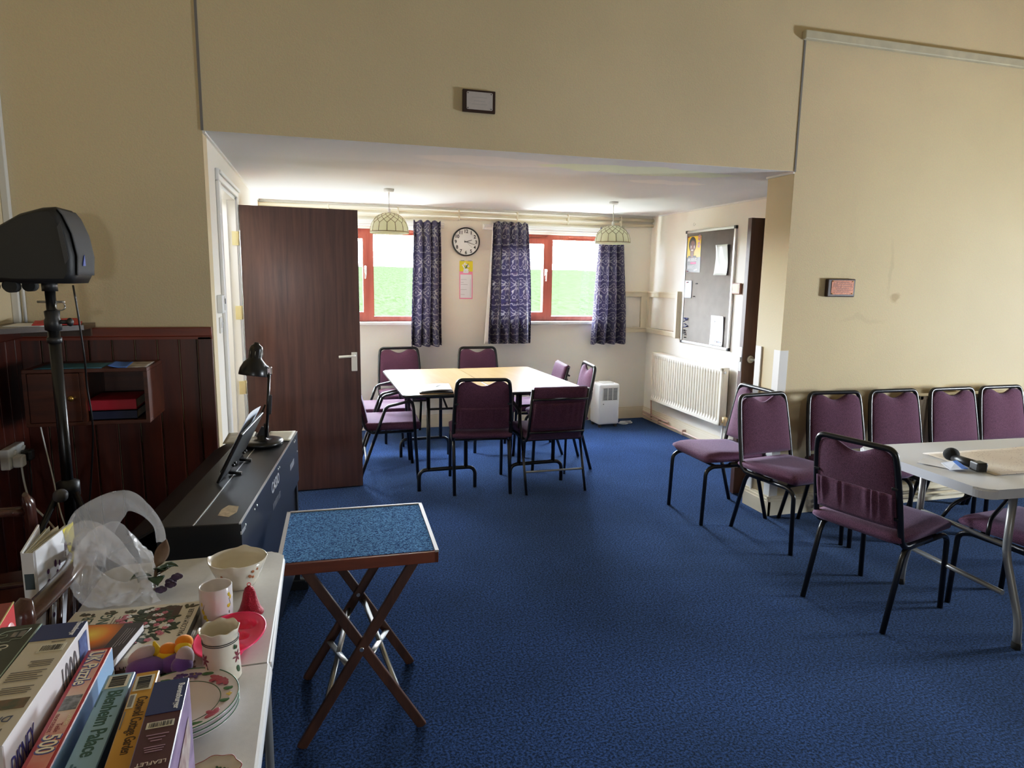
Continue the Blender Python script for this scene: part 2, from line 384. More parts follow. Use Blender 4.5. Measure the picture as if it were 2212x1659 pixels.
def text(name, s, size, mat, parent, origin, right, up, ext=.0006, align='LEFT', sx=1., bold=0., shear=0.):
    cu = bpy.data.curves.new(name, 'FONT'); cu.body = s; cu.size = size; cu.extrude = ext; cu.align_x = align; cu.align_y = 'BOTTOM_BASELINE'
    cu.offset = bold; cu.resolution_u = 3; cu.shear = shear
    tmp = bpy.data.objects.new('tmp', cu); COL.objects.link(tmp)
    dg = bpy.context.evaluated_depsgraph_get(); me = bpy.data.meshes.new_from_object(tmp.evaluated_get(dg))
    bpy.data.objects.remove(tmp); bpy.data.curves.remove(cu)
    r = V(right).normalized(); u = V(up).normalized(); n = r.cross(u)
    T = Matrix(((r.x*sx, u.x, n.x, origin[0]), (r.y*sx, u.y, n.y, origin[1]), (r.z*sx, u.z, n.z, origin[2]), (0, 0, 0, 1)))
    me.transform(T); me.materials.clear(); me.materials.append(mat); me.name = name
    o = bpy.data.objects.new(name, me); COL.objects.link(o)
    if parent: o.parent = parent
    return o
def arc(c, r, a0, a1, n, plane='YZ', x=0.):
    out = []
    for i in range(n+1):
        a = a0+(a1-a0)*i/n; p, q = c[0]+r*math.cos(a), c[1]+r*math.sin(a)
        out.append((x, p, q) if plane == 'YZ' else ((p, x, q) if plane == 'XZ' else (p, q, x)))
    return out
def round_path(pts, r, n=5):
    pts = [V(p) for p in pts]; out = [pts[0]]
    for a, b, c in zip(pts[:-2], pts[1:-1], pts[2:]):
        d1 = (a-b); d2 = (c-b); q = min(r, d1.length*.49, d2.length*.49)
        p0 = b+d1.normalized()*q; p1 = b+d2.normalized()*q
        for i in range(n+1):
            t = i/n; out.append(p0*(1-t)**2+b*2*t*(1-t)+p1*t*t)
    out.append(pts[-1]); return out
def rrect(x0, y0, x1, y1, r, n=6):
    o = []
    for cx, cy, a in ((x1-r, y1-r, 0), (x0+r, y1-r, PI/2), (x0+r, y0+r, PI), (x1-r, y0+r, 3*PI/2)):
        for i in range(n+1):
            t = a+PI/2*i/n; o.append((cx+r*math.cos(t), cy+r*math.sin(t)))
    return o
SKY, CORR, EXPO, GAM, BNC, HWL = 130., 24., 0.54, 1.0, 250., 38.
# ================================================================== SETTING
b = MB(); b.bb((-3, YR-.2, -.2), (XE+.2, YB+.25, 0)); struct(b.build('floor', m_carpet))
b = MB(); b.bb((-1.6, YJ, HA), (XR+.15, YB+.25, HA+.15)); b.bb((XL, YF+.001, HA-.0015), (XO, YJ, HA+.01)); struct(b.build('ceiling', m_ceil))
b = MB(); b.bb((XW-.15, YR-.2, HM), (XE+.2, YJ, HM+.15)); struct(b.build('ceiling_main', m_wall))
b = MB(); b.bb((XW, YF, 0), (XL, YF+.12, HM)); b.bb((XL, YF, HA), (XO, YJ, HM)); b.bb((XO, YF, 0), (XE, YJ, HM))
struct(b.build('wall_front', m_wallf))
b = MB(); b.bb((XW-.15, YR, 0), (XW, YF+.12, HM)); struct(b.build('wall_left', m_wall))
# rear and right walls of the hall with their (out of frame) windows
HWR = (1.25, 1.9, .85, 1.4); HWB = (0, .28, 1.25, 1.5)   # inferred hall windows, right and rear wall, sized to tune the hall light
b = MB(); b.bb((XE, YR, 0), (XE+.15, HWR[0], HM)); b.bb((XE, HWR[1], 0), (XE+.15, YJ, HM)); b.bb((XE, HWR[0], 0), (XE+.15, HWR[1], HWR[2])); b.bb((XE, HWR[0], HWR[3]), (XE+.15, HWR[1], HM))
struct(b.build('wall_right', m_wall))
b = MB(); b.bb((XW-.15, YR-.15, 0), (HWB[0], YR, HM)); b.bb((HWB[1], YR-.15, 0), (XE+.15, YR, HM)); b.bb((HWB[0], YR-.15, 0), (HWB[1], YR, HWB[2])); b.bb((HWB[0], YR-.15, HWB[3]), (HWB[1], YR, HM))
struct(b.build('wall_rear', m_wall))
# alcove left wall with doorway
DY0, DY1, DZ = 4.03, 4.81, 2.03
b = MB(); b.bb((XL-.12, YF+.12, 0), (XL, DY0, HA)); b.bb((XL-.12, DY1, 0), (XL, YB+.25, HA)); b.bb((XL-.12, DY0, DZ), (XL, DY1, HA))
struct(b.build('wall_alcove_left', m_wall2))
b = MB(); b.bb((XR, YJ, 0), (XR+.12, YB+.25, HA)); struct(b.build('wall_alcove_right', m_wall2))
b = MB(); b.bb((-1.6, YF+.12, 0), (-1.45, YB+.25, HA)); b.bb((-1.45, YB, 0), (XL-.12, YB+.15, HA)); struct(b.build('wall_corridor', m_white))
W1 = (-.38, 1.03, 1.085, 1.985); W2 = (1.76, 3.02, 1.085, 1.985)
b = MB()
for x0, x1 in ((XL, W1[0]), (W1[1], W2[0]), (W2[1], XR)): b.bb((x0, YB, 0), (x1, YB+.25, HA))
for w in (W1, W2): b.bb((w[0], YB, 0), (w[1], YB+.25, w[2])); b.bb((w[0], YB, w[3]), (w[1], YB+.25, HA))
struct(b.build('wall_alcove_back', m_wall2))

# glass that is really there: mostly clear with a faint mirror reflection
m_glass = bpy.data.materials.new('window glass'); m_glass.use_nodes = True
t = m_glass.node_tree; t.nodes.clear()
o_ = N(t, 'ShaderNodeOutputMaterial'); mx = N(t, 'ShaderNodeMixShader'); tr = N(t, 'ShaderNodeBsdfTransparent'); gl = N(t, 'ShaderNodeBsdfGlossy')
gl.inputs['Roughness'].default_value = .02; tr.inputs['Color'].default_value = (.97, .98, .98, 1); mx.inputs[0].default_value = .05
t.links.new(tr.outputs[0], mx.inputs[1]); t.links.new(gl.outputs[0], mx.inputs[2]); t.links.new(mx.outputs[0], o_.inputs[0])

def window(name, w, mull):
    x0, x1, z0, z1 = w; y0, y1 = YB+.075, YB+.135; f = .05
    b = MB()
    b.bb((x0, y0, z0), (x1, y1, z0+f)); b.bb((x0, y0, z1-f), (x1, y1, z1)); b.bb((x0, y0, z0+f), (x0+f, y1, z1-f)); b.bb((x1-f, y0, z0+f), (x1, y1, z1-f))
    b.bb((mull-.03, y0, z0+f), (mull+.03, y1, z1-f))
    b.bb((mull+.2, y0-.012, z1-.03), (mull+.55, y0, z1-.012)); b.bb((mull-.35, y0-.012, z1-.03), (mull-.1, y0, z1-.012))
    root = struct(b.build(name, m_window))
    s = .045; b = MB(); a0, a1, c0, c1 = x0+f, mull-.03, z0+f, z1-f; ya, yb_ = y0-.012, y1-.01
    b.bb((a0, ya, c0), (a1, yb_, c0+s)); b.bb((a0, ya, c1-s), (a1, yb_, c1)); b.bb((a0, ya, c0+s), (a0+s, yb_, c1-s)); b.bb((a1-s, ya, c0+s), (a1, yb_, c1-s))
    b.build('sash', m_window, root)
    b = MB(); b.bb((x0+f, y0+.03, z0+f), (mull-.03, y0+.034, z1-f)); b.build('pane', m_glass, root)
    b = MB(); b.bb((mull+.03, y0+.03, z0+f), (x1-f, y0+.034, z1-f)); b.build('pane', m_glass, root)
    b = MB(); hx = a1-.02; hz = (z0+z1)/2+.06
    b.bb((hx-.012, ya-.012, hz-.035), (hx+.012, ya, hz+.035), .003)
    b.tube(round_path([(hx, ya-.01, hz+.03), (hx, ya-.035, hz+.03), (hx-.006, ya-.04, hz-.09)], .015), .007, 8)
    b.build('handle', m_chrome, root)
    b = MB(); b.tube(round_path([(a0+.1, ya-.01, c0+.02), (a0+.1, ya-.03, c0+.02), (a0+.32, ya-.03, c0+.02)], .01), .006, 8); b.build('window_stay', m_chrome, root)
    b = MB(); b.bb((x0-.03, YB-.045, z0-.03), (x1+.03, YB+.1, z0), .006); b.build('sill', m_white, root)
    return root
window('window_1', W1, .49); window('window_2', W2, 2.35)

# trim: seams, strips, pipes, skirting -------------------------------------------------
k = [0]
def trim(b, mat, **kw):
    k[0] += 1; return struct(b.build('trim_%d' % k[0], mat, **kw))
b = MB(); b.bb((XL-.006, YF-.004, HA), (XL+.006, YF, HM)); trim(b, m_seam)
b = MB(); b.bb((XO-.006, YF-.004, HA-.005), (XO+.006, YF, 2.975)); trim(b, m_seam)
b = MB(); b.bb((XO-.025, YF-.035, 2.962), (XE, YF, 3.012), .006); trim(b, M('aged batten paint', srgb(200, 192, 166), .6, var=.2, vscale=12))
b = MB(); b.bb((XL, YF, HA-.012), (XL+.012, YB, HA)); b.bb((XO-.012, YF-.002, HA-.014), (XO, YJ+.005, HA)); b.bb((XR-.012, YJ, HA-.012), (XR, YB, HA)); b.bb((XL, YB-.012, HA-.02), (XR, YB, HA)); trim(b, m_white)
b = MB()
for z in (2.112, 2.168):
    b.tube([(XL, YB-.03, z), (XR, YB-.03, z-.004)], .017, 10)
for x in (.1, .75, 1.35, 1.95, 2.5, 3.1): b.bb((x-.008, YB-.05, 2.09), (x+.008, YB, 2.19), .004)
trim(b, m_trim)
b = MB()
for x0, x1 in ((.35, 1.2), (1.6, 3.2)): b.bb((x0, YB-.065, 2.028), (x1, YB-.045, 2.052), .004); b.bb((x0, YB-.05, 2.01), (x1, YB, 2.062))
trim(b, m_white)
# boxed dado frame in the corner behind the curtain
b = MB()
for z0, z1 in ((1.352, 1.41), (.962, 1.018)):
    b.bb((3.0, YB-.03, z0), (XR, YB, z1), .004); b.bb((3.0, YB-.042, z1-.014), (XR, YB, z1), .003)
    b.bb((XR-.03, 6.03, z0), (XR, YB, z1), .004); b.bb((XR-.042, 6.03, z1-.014), (XR, YB, z1), .003)
b.bb((XR-.05, 6.0, .955), (XR, 6.035, 1.425), .004); b.bb((XR-.03, 6.035, 1.0), (XR, 6.07, 1.36), .003)
b.bb((XR-.03, 6.62, 1.0), (XR, YB, 1.36)); b.bb((XR-.1, YB-.03, 1.0), (XR, YB, 1.36))
trim(b, m_trim)
def skirt(name, a, c, nrm):
    b = MB(); a = V(a); c = V(c); n = V(nrm)
    for z0, z1, d in ((0, .095, .020), (.095, .112, .015), (.112, .13, .009)):
        p, q = a+V((0, 0, z0)), c+n*d+V((0, 0, z1)); b.bb(p, q)
    return struct(b.build(name, m_trim))
skirt('baseboard_alcove_back', (XL, YB, 0), (XR, YB, 0), (0, -1, 0))
skirt('baseboard_alcove_right', (XR, YJ, 0), (XR, YB, 0), (-1, 0, 0))
skirt('baseboard_alcove_left', (XL, DY1+.07, 0), (XL, YB, 0), (1, 0, 0))
skirt('baseboard_jamb', (XO, YF-.02, 0), (XO, YJ, 0), (-1, 0, 0))
skirt('baseboard_front', (XO-.02, YF, 0), (XE, YF, 0), (0, -1, 0))
# pipes low on the alcove right wall and below the hall radiator
b = MB()
b.tube([(XR-.045, 4.95, .035), (XR-.045, 6.62, .05)], .011, 8); b.tube([(XR-.045, 6.05, .075), (XR-.045, 6.62, .085)], .011, 8)
b.tube([(XR-.045, 6.42, .03), (XR-.06, 6.42, .27)], .009, 8)
for y in (5.2, 5.75, 6.25): b.bb((XR-.06, y-.008, .02), (XR-.015, y+.008, .07))
trim(b, m_copper)
b = MB(); b.tube([(XR-.06, 5.07, .02), (XR-.06, 5.07, .28)], .009, 8); trim(b, m_white)
b = MB()
for z in (.05, .085): b.tube([(3.2, YF-.045, z), (XE-.3, YF-.045, z)], .012, 8)
for x in (3.45, 4.05, 4.62, 5.2): b.bb((x-.012, YF-.062, .03), (x+.012, YF-.015, .11))
trim(b, m_trim)
# white corner guards on the jamb
b = MB(); b.bb((XO-.004, 3.81, .12), (XO, 3.868, 1.108)); b.bb((XO-.012, 3.80, .12), (XO-.003, 3.812, 1.108)); b.bb((XO-.006, YF-.004, .12), (XO, YF+.055, 1.1)); b.bb((XO, YF-.004, .12), (XO+.058, YF, 1.1))
trim(b, m_white)
# conduit in the hall corner
b = MB(); b.bb((XW, YF-.03, 1.28), (XW+.03, YF, 3.7), .004); b.tube([(XW+.045, YF-.012, 1.28), (XW+.045, YF-.012, 1.62)], .007, 8); trim(b, m_plast2)

# pine wainscot: boards, top rail and end post (front-left panel) and left wall
b = MB(); x = XW
while x < XL-.10:
    x1 = min(x+.098, XL-.075); b.bb((x+.003, YF-.018, 0), (x1-.002, YF, 1.225), .004); x = x1
    if x1 >= XL-.076: break
b.bb((XL-.072, YF-.026, 0), (XL-.005, YF, 1.225), .004)
struct(b.build('trim_wainscot_front', m_panel))
b = MB(); b.bb((XW, YF-.034, 1.225), (XL-.004, YF, 1.272), .005); b.bb((XW, YF-.026, 1.212), (XL-.004, YF, 1.226)); struct(b.build('trim_wainscot_rail', m_rail))
b = MB(); y = .3
while y < YF-.03:
    y1 = min(y+.098, YF-.02); b.bb((XW, y+.003, 0), (XW+.018, y1-.002, 1.225), .004); y = y1
b.bb((XW, .3, 1.225), (XW+.034, YF, 1.272), .005)
struct(b.build('trim_wainscot_left', m_panel))

# door frame of the left door
b = MB()
for y0, y1 in ((DY0-.065, DY0+.005), (DY1-.005, DY1+.065)): b.bb((XL, y0, 0), (XL+.02, y1, DZ-.005), .006)
b.bb((XL, DY0-.065, DZ-.005), (XL+.02, DY1+.065, DZ+.06), .006); b.bb((XL+.02, DY0-.055, DZ+.03), (XL+.032, DY1+.055, DZ+.05), .004)
b.bb((XL-.14, DY0, 0), (XL+.005, DY0+.025, DZ)); b.bb((XL-.14, DY1-.025, 0), (XL+.005, DY1, DZ)); b.bb((XL-.14, DY0, DZ-.025), (XL+.005, DY1, DZ))
b.bb((XL-.08, DY0+.025, 0), (XL-.045, DY0+.04, DZ-.025)); b.bb((XL-.08, DY1-.04, 0), (XL-.045, DY1-.025, DZ-.025))
struct(b.build('trim_door_frame', m_white))

def lever_handle(root, x, y, z, side, length, plate=True, mat=m_chrome):
    b = MB(); ny = side
    if plate: b.box((x, y+ny*.004, z-.045), (.04, .008, .135), None, .003)
    else: b.cyl((x, y, z), (x, y+ny*.01, z), .026, 20)
    b.tube(round_path([(x, y, z), (x, y+ny*.05, z), (x-length, y+ny*.05, z-.004)], .02), .009, 10)
    if plate: b.cyl((x, y+ny*.002, z-.085), (x, y+ny*.011, z-.085), .008, 12)
    return b.build('handle', mat, root)
# door_1: leaf opened square to the wall, hinged on the far jamb
d1 = bpy.data.objects.new('door_1', None); COL.objects.link(d1); d1.location = (XL+.02, 4.81, .008); d1.rotation_euler = (0, 0, .0505); struct(d1, 'dark brown flush door standing open in front of the left window')
b = MB(); b.bb((.004, 0, 0), (.766, .042, 1.972), .002); b.build('leaf', m_door, d1)
lever_handle(d1, .722, 0, .965, -1, .11, True, m_plast2)
lever_handle(d1, .722, .042, .965, 1, .10, True, m_chrome)
for z in (1.755, 1.27, .765):
    b = MB(); b.bb((-.044, -.030, z-.045), (-.014, -.026, z+.045)); b.cyl((-.004, -.008, z-.045), (-.004, -.008, z+.045), .007, 10); b.bb((-.015, -.028, z-.045), (-.006, -.012, z+.045))
    for q in (-.03, 0, .03): b.cyl((-.03, -.033, z+q), (-.03, -.029, z+q), .004, 8)
    b.build('hinge', m_hinge, d1)
# door_2: dark door standing open behind the right jamb
d2 = bpy.data.objects.new('door_2', None); COL.objects.link(d2); d2.location = (XR-.015, 4.035, .006); d2.rotation_euler = (0, 0, -.02); struct(d2, 'dark brown door seen edge-on behind the right jamb')
b = MB(); b.bb((-.612, 0, 0), (-.006, .044, 1.96), .002); b.build('leaf', m_door, d2)
lever_handle(d2, -.55, 0, .985, -1, -.1, False, m_steel)
b = MB(); b.bb((-.6145, .008, .90), (-.6115, .036, 1.07)); b.bb((-.622, .014, .965), (-.612, .030, 1.0), .003); b.build('latch_plate', m_steel, d2)

# outdoor field seen through the windows
m, t, bs = nt('young green crop'); bs.inputs['Roughness'].default_value = 1; bs.inputs['Specular IOR Level'].default_value = 0
tc = N(t, 'ShaderNodeTexCoord'); mp = N(t, 'ShaderNodeMapping'); mp.inputs['Scale'].default_value = (6, 1.2, 1); t.links.new(tc.outputs['Object'], mp.inputs['Vector'])
nz = N(t, 'ShaderNodeTexNoise'); nz.inputs['Scale'].default_value = 1.3; nz.inputs['Detail'].default_value = 9; nz.inputs['Roughness'].default_value = .75; t.links.new(mp.outputs['Vector'], nz.inputs['Vector'])
rp = N(t, 'ShaderNodeValToRGB'); e = rp.color_ramp.elements; e[0].position = .36; e[1].position = .62
FG = (.0036, .0080, .0017); FL = (.0090, .0128, .0060)
e[0].color = c4(FG); e[1].color = c4(FL); t.links.new(nz.outputs['Fac'], rp.inputs['Fac']); t.links.new(rp.outputs['Color'], bs.inputs['Base Color'])
b = MB()
def fld(u, v):
    X = -45+u*120; Yq = YB+.4+(v**1.8)*75
    z = -.35+(Yq-7)*.0445 + .12*mnoise.noise((X*.25, Yq*.25, 0)) - max(0, Yq-70)*.12
    return (X, Yq, z)
b.grid(fld, 90, 90); f_ = b.build('crop_field', m); tag(f_, 'pale green crop field rising to the horizon outside the windows', 'field', kind='stuff')
# ================================================================== CHAIRS
TUBE = .0125
def make_hoop_chair(label):
    r = thing('banquet_chair', label, 'chair')
    # seat cushion with waterfall front
    b = MB()
    def seat(u, v):
        # u around the section (top then bottom), v across
        return None
    prof = [(-.205, .405), (-.215, .425), (-.205, .447), (-.15, .452), (0, .458), (.12, .466), (.19, .462), (.225, .445), (.232, .42), (.215, .398), (.1, .395), (-.1, .392)]
    nx = 10; rows = []
    for i in range(nx+1):
        x = -.212+.424*i/nx; e = 1-abs(2*i/nx-1)**8
        sq = .55+.45*e if i in (0, nx) else 1.
        cz = .425
        rows.append([b.bm.verts.new((x, (y*(.985 if i in (0, nx) else 1)), cz+(z-cz)*sq)) for y, z in prof])
    for A, B in zip(rows[:-1], rows[1:]):
        for q in range(len(prof)): b.bm.faces.new((A[q], A[(q+1) % len(prof)], B[(q+1) % len(prof)], B[q]))
    b.bm.faces.new(rows[0][::-1]); b.bm.faces.new(rows[-1])
    b.build('seat', m_fab, r, True)
    # hoop back frame: down each side, forward under the seat
    def bk(z): return -.19-(z-.44)*.185        # recline
    side = lambda s: [(s*.205, .06, .388), (s*.205, -.15, .384), (s*.205, -.185, .42), (s*.2, bk(.6), .6), (s*.19, bk(.76), .76)]
    pl = round_path(side(-1), .05, 5)
    hoop = pl+round_path([(-.19, bk(.76), .76), (-.180, bk(.835), .835), (.180, bk(.835), .835), (.19, bk(.76), .76)], .075, 7)[1:-1]+round_path(side(1), .05, 5)[::-1]
    b = MB(); b.tube(hoop, .0135, 10); b.build('back_frame', m_black, r)
    # padded back with hand-hold dip at the top
    b = MB(); nu, nv = 28, 14
    def top(u):
        x = abs(2*u-1); t_ = .822-.034*max(0, math.cos(min(1, x/.50)*PI/2))**1.3
        if x > .66: t_ -= .062*(1-math.sqrt(max(0, 1-((x-.66)/.34)**2)))
        return t_
    def back(front):
        def fn(u, v):
            hw = .198-.014*v; x = (2*u-1)*hw; z = .475+(top(u)-.475)*v
            puff = (1-abs(2*u-1)**4)*(1-abs(2*v-1)**6)
            y = bk(z)+(.010+.022*puff if front else -.006-.012*puff*(1 if v > .5 else .8))
            return (x, y, z)
        return fn
    gf = [[b.bm.verts.new(back(True)(i/nu, j/nv)) for j in range(nv+1)] for i in range(nu+1)]
    gb = [[b.bm.verts.new(back(False)(i/nu, j/nv)) for j in range(nv+1)] for i in range(nu+1)]
    for i in range(nu):
        for j in range(nv):
            b.bm.faces.new((gf[i][j], gf[i+1][j], gf[i+1][j+1], gf[i][j+1])); b.bm.faces.new((gb[i][j], gb[i][j+1], gb[i+1][j+1], gb[i+1][j]))
    for i in range(nu):
        b.bm.faces.new((gf[i][nv], gf[i+1][nv], gb[i+1][nv], gb[i][nv])); b.bm.faces.new((gf[i+1][0], gf[i][0], gb[i][0], gb[i+1][0]))
    for j in range(nv):
        b.bm.faces.new((gf[0][j], gf[0][j+1], gb[0][j+1], gb[0][j])); b.bm.faces.new((gf[nu][j+1], gf[nu][j], gb[nu][j], gb[nu][j+1]))
    bp_ = b.build('backrest', m_fabdk, r, True)
    # gathered pocket on the lower half of the back
    b = MB()
    def pocket(u, v):
        x = (2*u-1)*.184; z = .478+.155*v
        ruf = (.5+.5*math.sin(u*46+3*math.sin(u*7)+2*math.sin(u*17)))*(.006+.006*math.sin(u*23)**2)*max(0, 1-abs(v-.72)*1.6)
        return (x, bk(z)-.017-.010*(1-abs(2*u-1)**4)*(1-.4*v)-ruf, z)
    b.grid(pocket, 60, 10); b.build('gathered_pocket', m_fabdk, bp_, True, solid=.003)
    for s in (-1, 1):
        for z in (.52, .66): b = MB(); b.box((s*.187, bk(z)-.010, z), (.030, .010, .014), None, .003); b.build('back_bracket', m_black, r)
    # four legs
    for s in (-1, 1):
        b = MB(); b.tube(round_path([(s*.2, 0, .376), (s*.2, .185, .378), (s*.2, .226, .35), (s*.2, .238, .0)], .055, 6), TUBE, 10); b.build('leg', m_black, r)
        b = MB(); b.tube(round_path([(s*.2, .0, .376), (s*.2, -.125, .374), (s*.2, -.15, .34), (s*.2, -.245, .0)], .05, 6), TUBE, 10); b.build('leg', m_black, r)
    b = MB(); b.tube([(-.2, .15, .376), (.2, .15, .376)], .009, 8); b.tube([(-.2, -.1, .374), (.2, -.1, .374)], .009, 8); b.build('seat_frame', m_black, r)
    return r

def make_arm_chair(label):
    r = thing('arm_chair', label, 'chair')
    b = MB(); b.box((0, .01, .415), (.43, .42, .06), None, .022, 3); sv = b
    for v in b.bm.verts:
        if v.co.z > .42: v.co.z += .012*(1-(v.co.x/.22)**2)
    b.build('seat', m_fab, r, True)
    def bk(z): return -.19-(z-.40)*.26
    # padded back wrapping over the top, between two flat uprights
    b = MB(); nu, nv = 14, 12
    def outl(v):   # closed section in y,z as v goes 0..1
        pts = [(bk(.43)+.03, .43), (bk(.55)+.035, .55), (bk(.70)+.034, .70), (bk(.775)+.03, .775), (bk(.79)+.005, .79), (bk(.775)-.022, .775), (bk(.70)-.02, .70), (bk(.60)-.012, .60), (bk(.47)-.016, .47), (bk(.40)-.012, .40), (bk(.405)+.012, .405)]
        return pts
    pts = outl(0); rows = []
    for i in range(nu+1):
        x = -.195+.39*i/nu; q = .75 if i in (0, nu) else 1.
        cx = sum(p[0] for p in pts)/len(pts)
        rows.append([b.bm.verts.new((x, bk(z)+(y-bk(z))*q, z)) for y, z in pts])
    for A, B in zip(rows[:-1], rows[1:]):
        for k_ in range(len(pts)): b.bm.faces.new((A[k_], A[(k_+1) % len(pts)], B[(k_+1) % len(pts)], B[k_]))
    b.bm.faces.new(rows[0][::-1]); b.bm.faces.new(rows[-1])
    bp_ = b.build('backrest', m_fabdk, r, True)
    b = MB()
    def pocket(u, v):
        x = (2*u-1)*.188; z = .47+.2*v
        ruf = (.5+.5*math.sin(u*46+2*math.sin(u*7)))*.008*max(0, 1-abs(v-.8)*1.5)
        return (x, bk(z)-.020-.008*(1-abs(2*u-1)**4)-ruf, z)
    b.grid(pocket, 60, 8); b.build('gathered_pocket', m_fabdk, bp_, True, solid=.003)
    b = MB()
    for s in (-1, 1): b.tube(round_path([(s*.206, .17, .375), (s*.206, -.16, .372), (s*.206, bk(.45), .43), (s*.206, bk(.775), .775)], .04), .011, 8)
    b.tube([(-.206, bk(.70)-.026, .70), (.206, bk(.70)-.026, .70)], .008, 8); b.tube([(-.206, bk(.45)-.026, .45), (.206, bk(.45)-.026, .45)], .008, 8)
    b.tube([(-.206, .15, .377), (.206, .15, .377)], .009, 8); b.tube([(-.23, -.14, .377), (.23, -.14, .377)], .009, 8)
    b.build('back_frame', m_black, r)
    for s in (-1, 1):
        x = s*.225
        b = MB(); b.tube([(x, -.245, 0), (x, -.137, .30)], .012, 8, flat=.8); b.tube([(x, -.137, .30), (x, -.045, .555)], .012, 8, flat=.8); b.build('leg', m_black, r)
        b = MB(); b.tube(round_path([(x, .195, .0), (x, .165, .56), (x, .152, .605)], .03), .012, 8, flat=.8); b.build('leg', m_black, r)
        b = MB(); b.tube(round_path([(x, -.046, .552), (x, -.025, .575), (x, .14, .61), (x, .16, .59)], .02), .0155, 8, flat=.75); b.build('arm', m_blackpl, r)
    b = MB(); b.tube([(-.225, -.19, .155), (.225, -.19, .155)], .008, 8); b.build('stretcher', m_silver, r)
    return r

HOOPG = 'purple chairs with black hooped backs'
hoop = make_hoop_chair('purple hoop-back chair at the left end of the white folding table, seen from behind')
hoop.location = (2.546, 2.445, 0); hoop.rotation_euler = (0, 0, math.radians(-75)); hoop['group'] = HOOPG
D = math.radians
for loc, rz, lab in (
    ((1.109, 4.70), D(-7), 'purple hoop-back chair on the near side of the wooden table, back to us'),
    ((.745, 6.33), D(182), 'purple hoop-back chair beneath the left curtain, facing us across the wooden table'),
    ((1.515, 6.27), D(180), 'purple hoop-back chair below the clock, facing us with only its back above the table'),
    ((1.87, 5.12), D(83), 'purple hoop-back chair at the right end of the wooden table, turned sideways before the dehumidifier'),
    ((2.525, 3.76), D(91), 'purple chair against the opening\'s right jamb, facing left, partly behind another chair'),
    ((2.70, 3.28), D(188), 'purple hoop-back chair in front of the right jamb, angled towards us'),
    ((3.165, 3.25), D(176), 'first of the chairs lined up along the right wall, under the small bronze plaque'),
    ((3.64, 3.235), D(179), 'second chair from the jamb in the wall row, left of the exposed radiator end'),
    ((4.125, 3.222), D(180), 'third chair from the jamb in the wall row, right of the exposed radiator end'),
    ((4.56, 3.22), D(180), 'rightmost chair of the wall row, cut off by the right edge of the photo'),
    ((3.14, 2.135), D(6), 'shadowed chair pushed under the near side of the white folding table at the right edge')):
    copy_thing(hoop, (loc[0], loc[1], 0), rz, lab, HOOPG)
ARMG = 'purple chairs with black arms'
armc = make_arm_chair('flat-topped purple armchair on the near right side of the wooden table, back to us')
armc.location = (1.607, 4.62, 0); armc.rotation_euler = (0, 0, D(0)); armc['group'] = ARMG
for loc, rz, lab in (
    ((.50, 5.17), D(-92), 'nearer of two purple armchairs beside the open left door, facing the wooden table'),
    ((.50, 5.72), D(-90), 'farther of two purple armchairs on the left of the wooden table'),
    ((1.80, 5.62), D(84), 'pale-topped purple armchair at the far right corner of the wooden table')):
    copy_thing(armc, (loc[0], loc[1], 0), rz, lab, ARMG)

# ================================================================== WOODEN FOLDING TABLES IN THE ALCOVE
def make_wood_table(label, w, l):
    r = thing('folding_table', label, 'table')
    z = .735
    b = MB(); b.poly([(x, y, z-.018) for x, y in rrect(-w/2, -l/2, w/2, l/2, .05)], .018); b.build('tabletop', m_top, r)
    b = MB(); b.tube([(x, y, z-.011) for x, y in rrect(-w/2, -l/2, w/2, l/2, .05)], .0115, 8, closed=True); b.build('edge_band', m_black, r)
    b = MB(); b.bb((-w/2+.06, -l/2+.05, z-.05), (-w/2+.085, l/2-.05, z-.018)); b.bb((w/2-.085, -l/2+.05, z-.05), (w/2-.06, l/2-.05, z-.018)); b.build('apron', m_black, r)
    for s in (-1, 1):
        y = s*(l/2-.16); h = w/2-.12
        b = MB()
        for sx in (-1, 1): b.tube([(sx*(h-.07), y, .15), (sx*(h-.07), y, z-.03)], .014, 10)
        b.tube(round_path([(-h, y, 0), (-h, y, .155), (h, y, .155), (h, y, 0)], .06, 6), .014, 10)
        b.tube([(-h+.07, y, z-.045), (h-.07, y, z-.045)], .012, 8)
        b.tube([(0, y, .6), (0, y-s*.28, z-.04)], .008, 8); b.tube([(-h+.07, y, .6), (h-.07, y, .6)], .008, 8)
        b.build('leg_frame', m_black, r)
    return r
wt = make_wood_table('left half of the pair of wood-topped folding tables, with a notepad on it', .655, 1.27)
wt.location = (.85, 5.125, 0); wt.rotation_euler = (0, 0, D(1.2)); wt['group'] = 'wood-topped folding tables pushed together'
copy_thing(wt, (1.515, 5.13, 0), D(3.2), 'right half of the pair of wood-topped folding tables, bare', 'wood-topped folding tables pushed together')
t_ = thing('notepad', 'open white notepad near the front edge of the left wooden table', 'notepad', (.775, 4.66, .737), D(-6))
b = MB(); b.box((0, 0, .005), (.235, .30, .010), None, .002); b.build('cover', m_ink, t_)
b = MB()
def pg(u, v): return (-.105+.212*u, -.142+.285*v, .011+.010*u+.006*math.sin(u*3)+.004*math.sin(v*4))
b.grid(pg, 12, 12); b.build('pages', m_paper, t_, True, solid=.004)
t_ = thing('ballpoint_pen', 'small pale pen lying on the open notepad', 'pen', (.80, 4.665, .764), D(60))
b = MB(); b.cyl((-.05, 0, .004), (.045, 0, .004), .004, 8); b.build('barrel', m_plast2, t_); b = MB(); b.tube([(.045, 0, .004), (.062, 0, .004)], [.004, .001], 8); b.build('tip', m_steel, t_)
t_ = thing('spectacles_case', 'small dark rounded case beside the notepad on the wooden table', 'case', (.955, 4.60, .737), D(70))
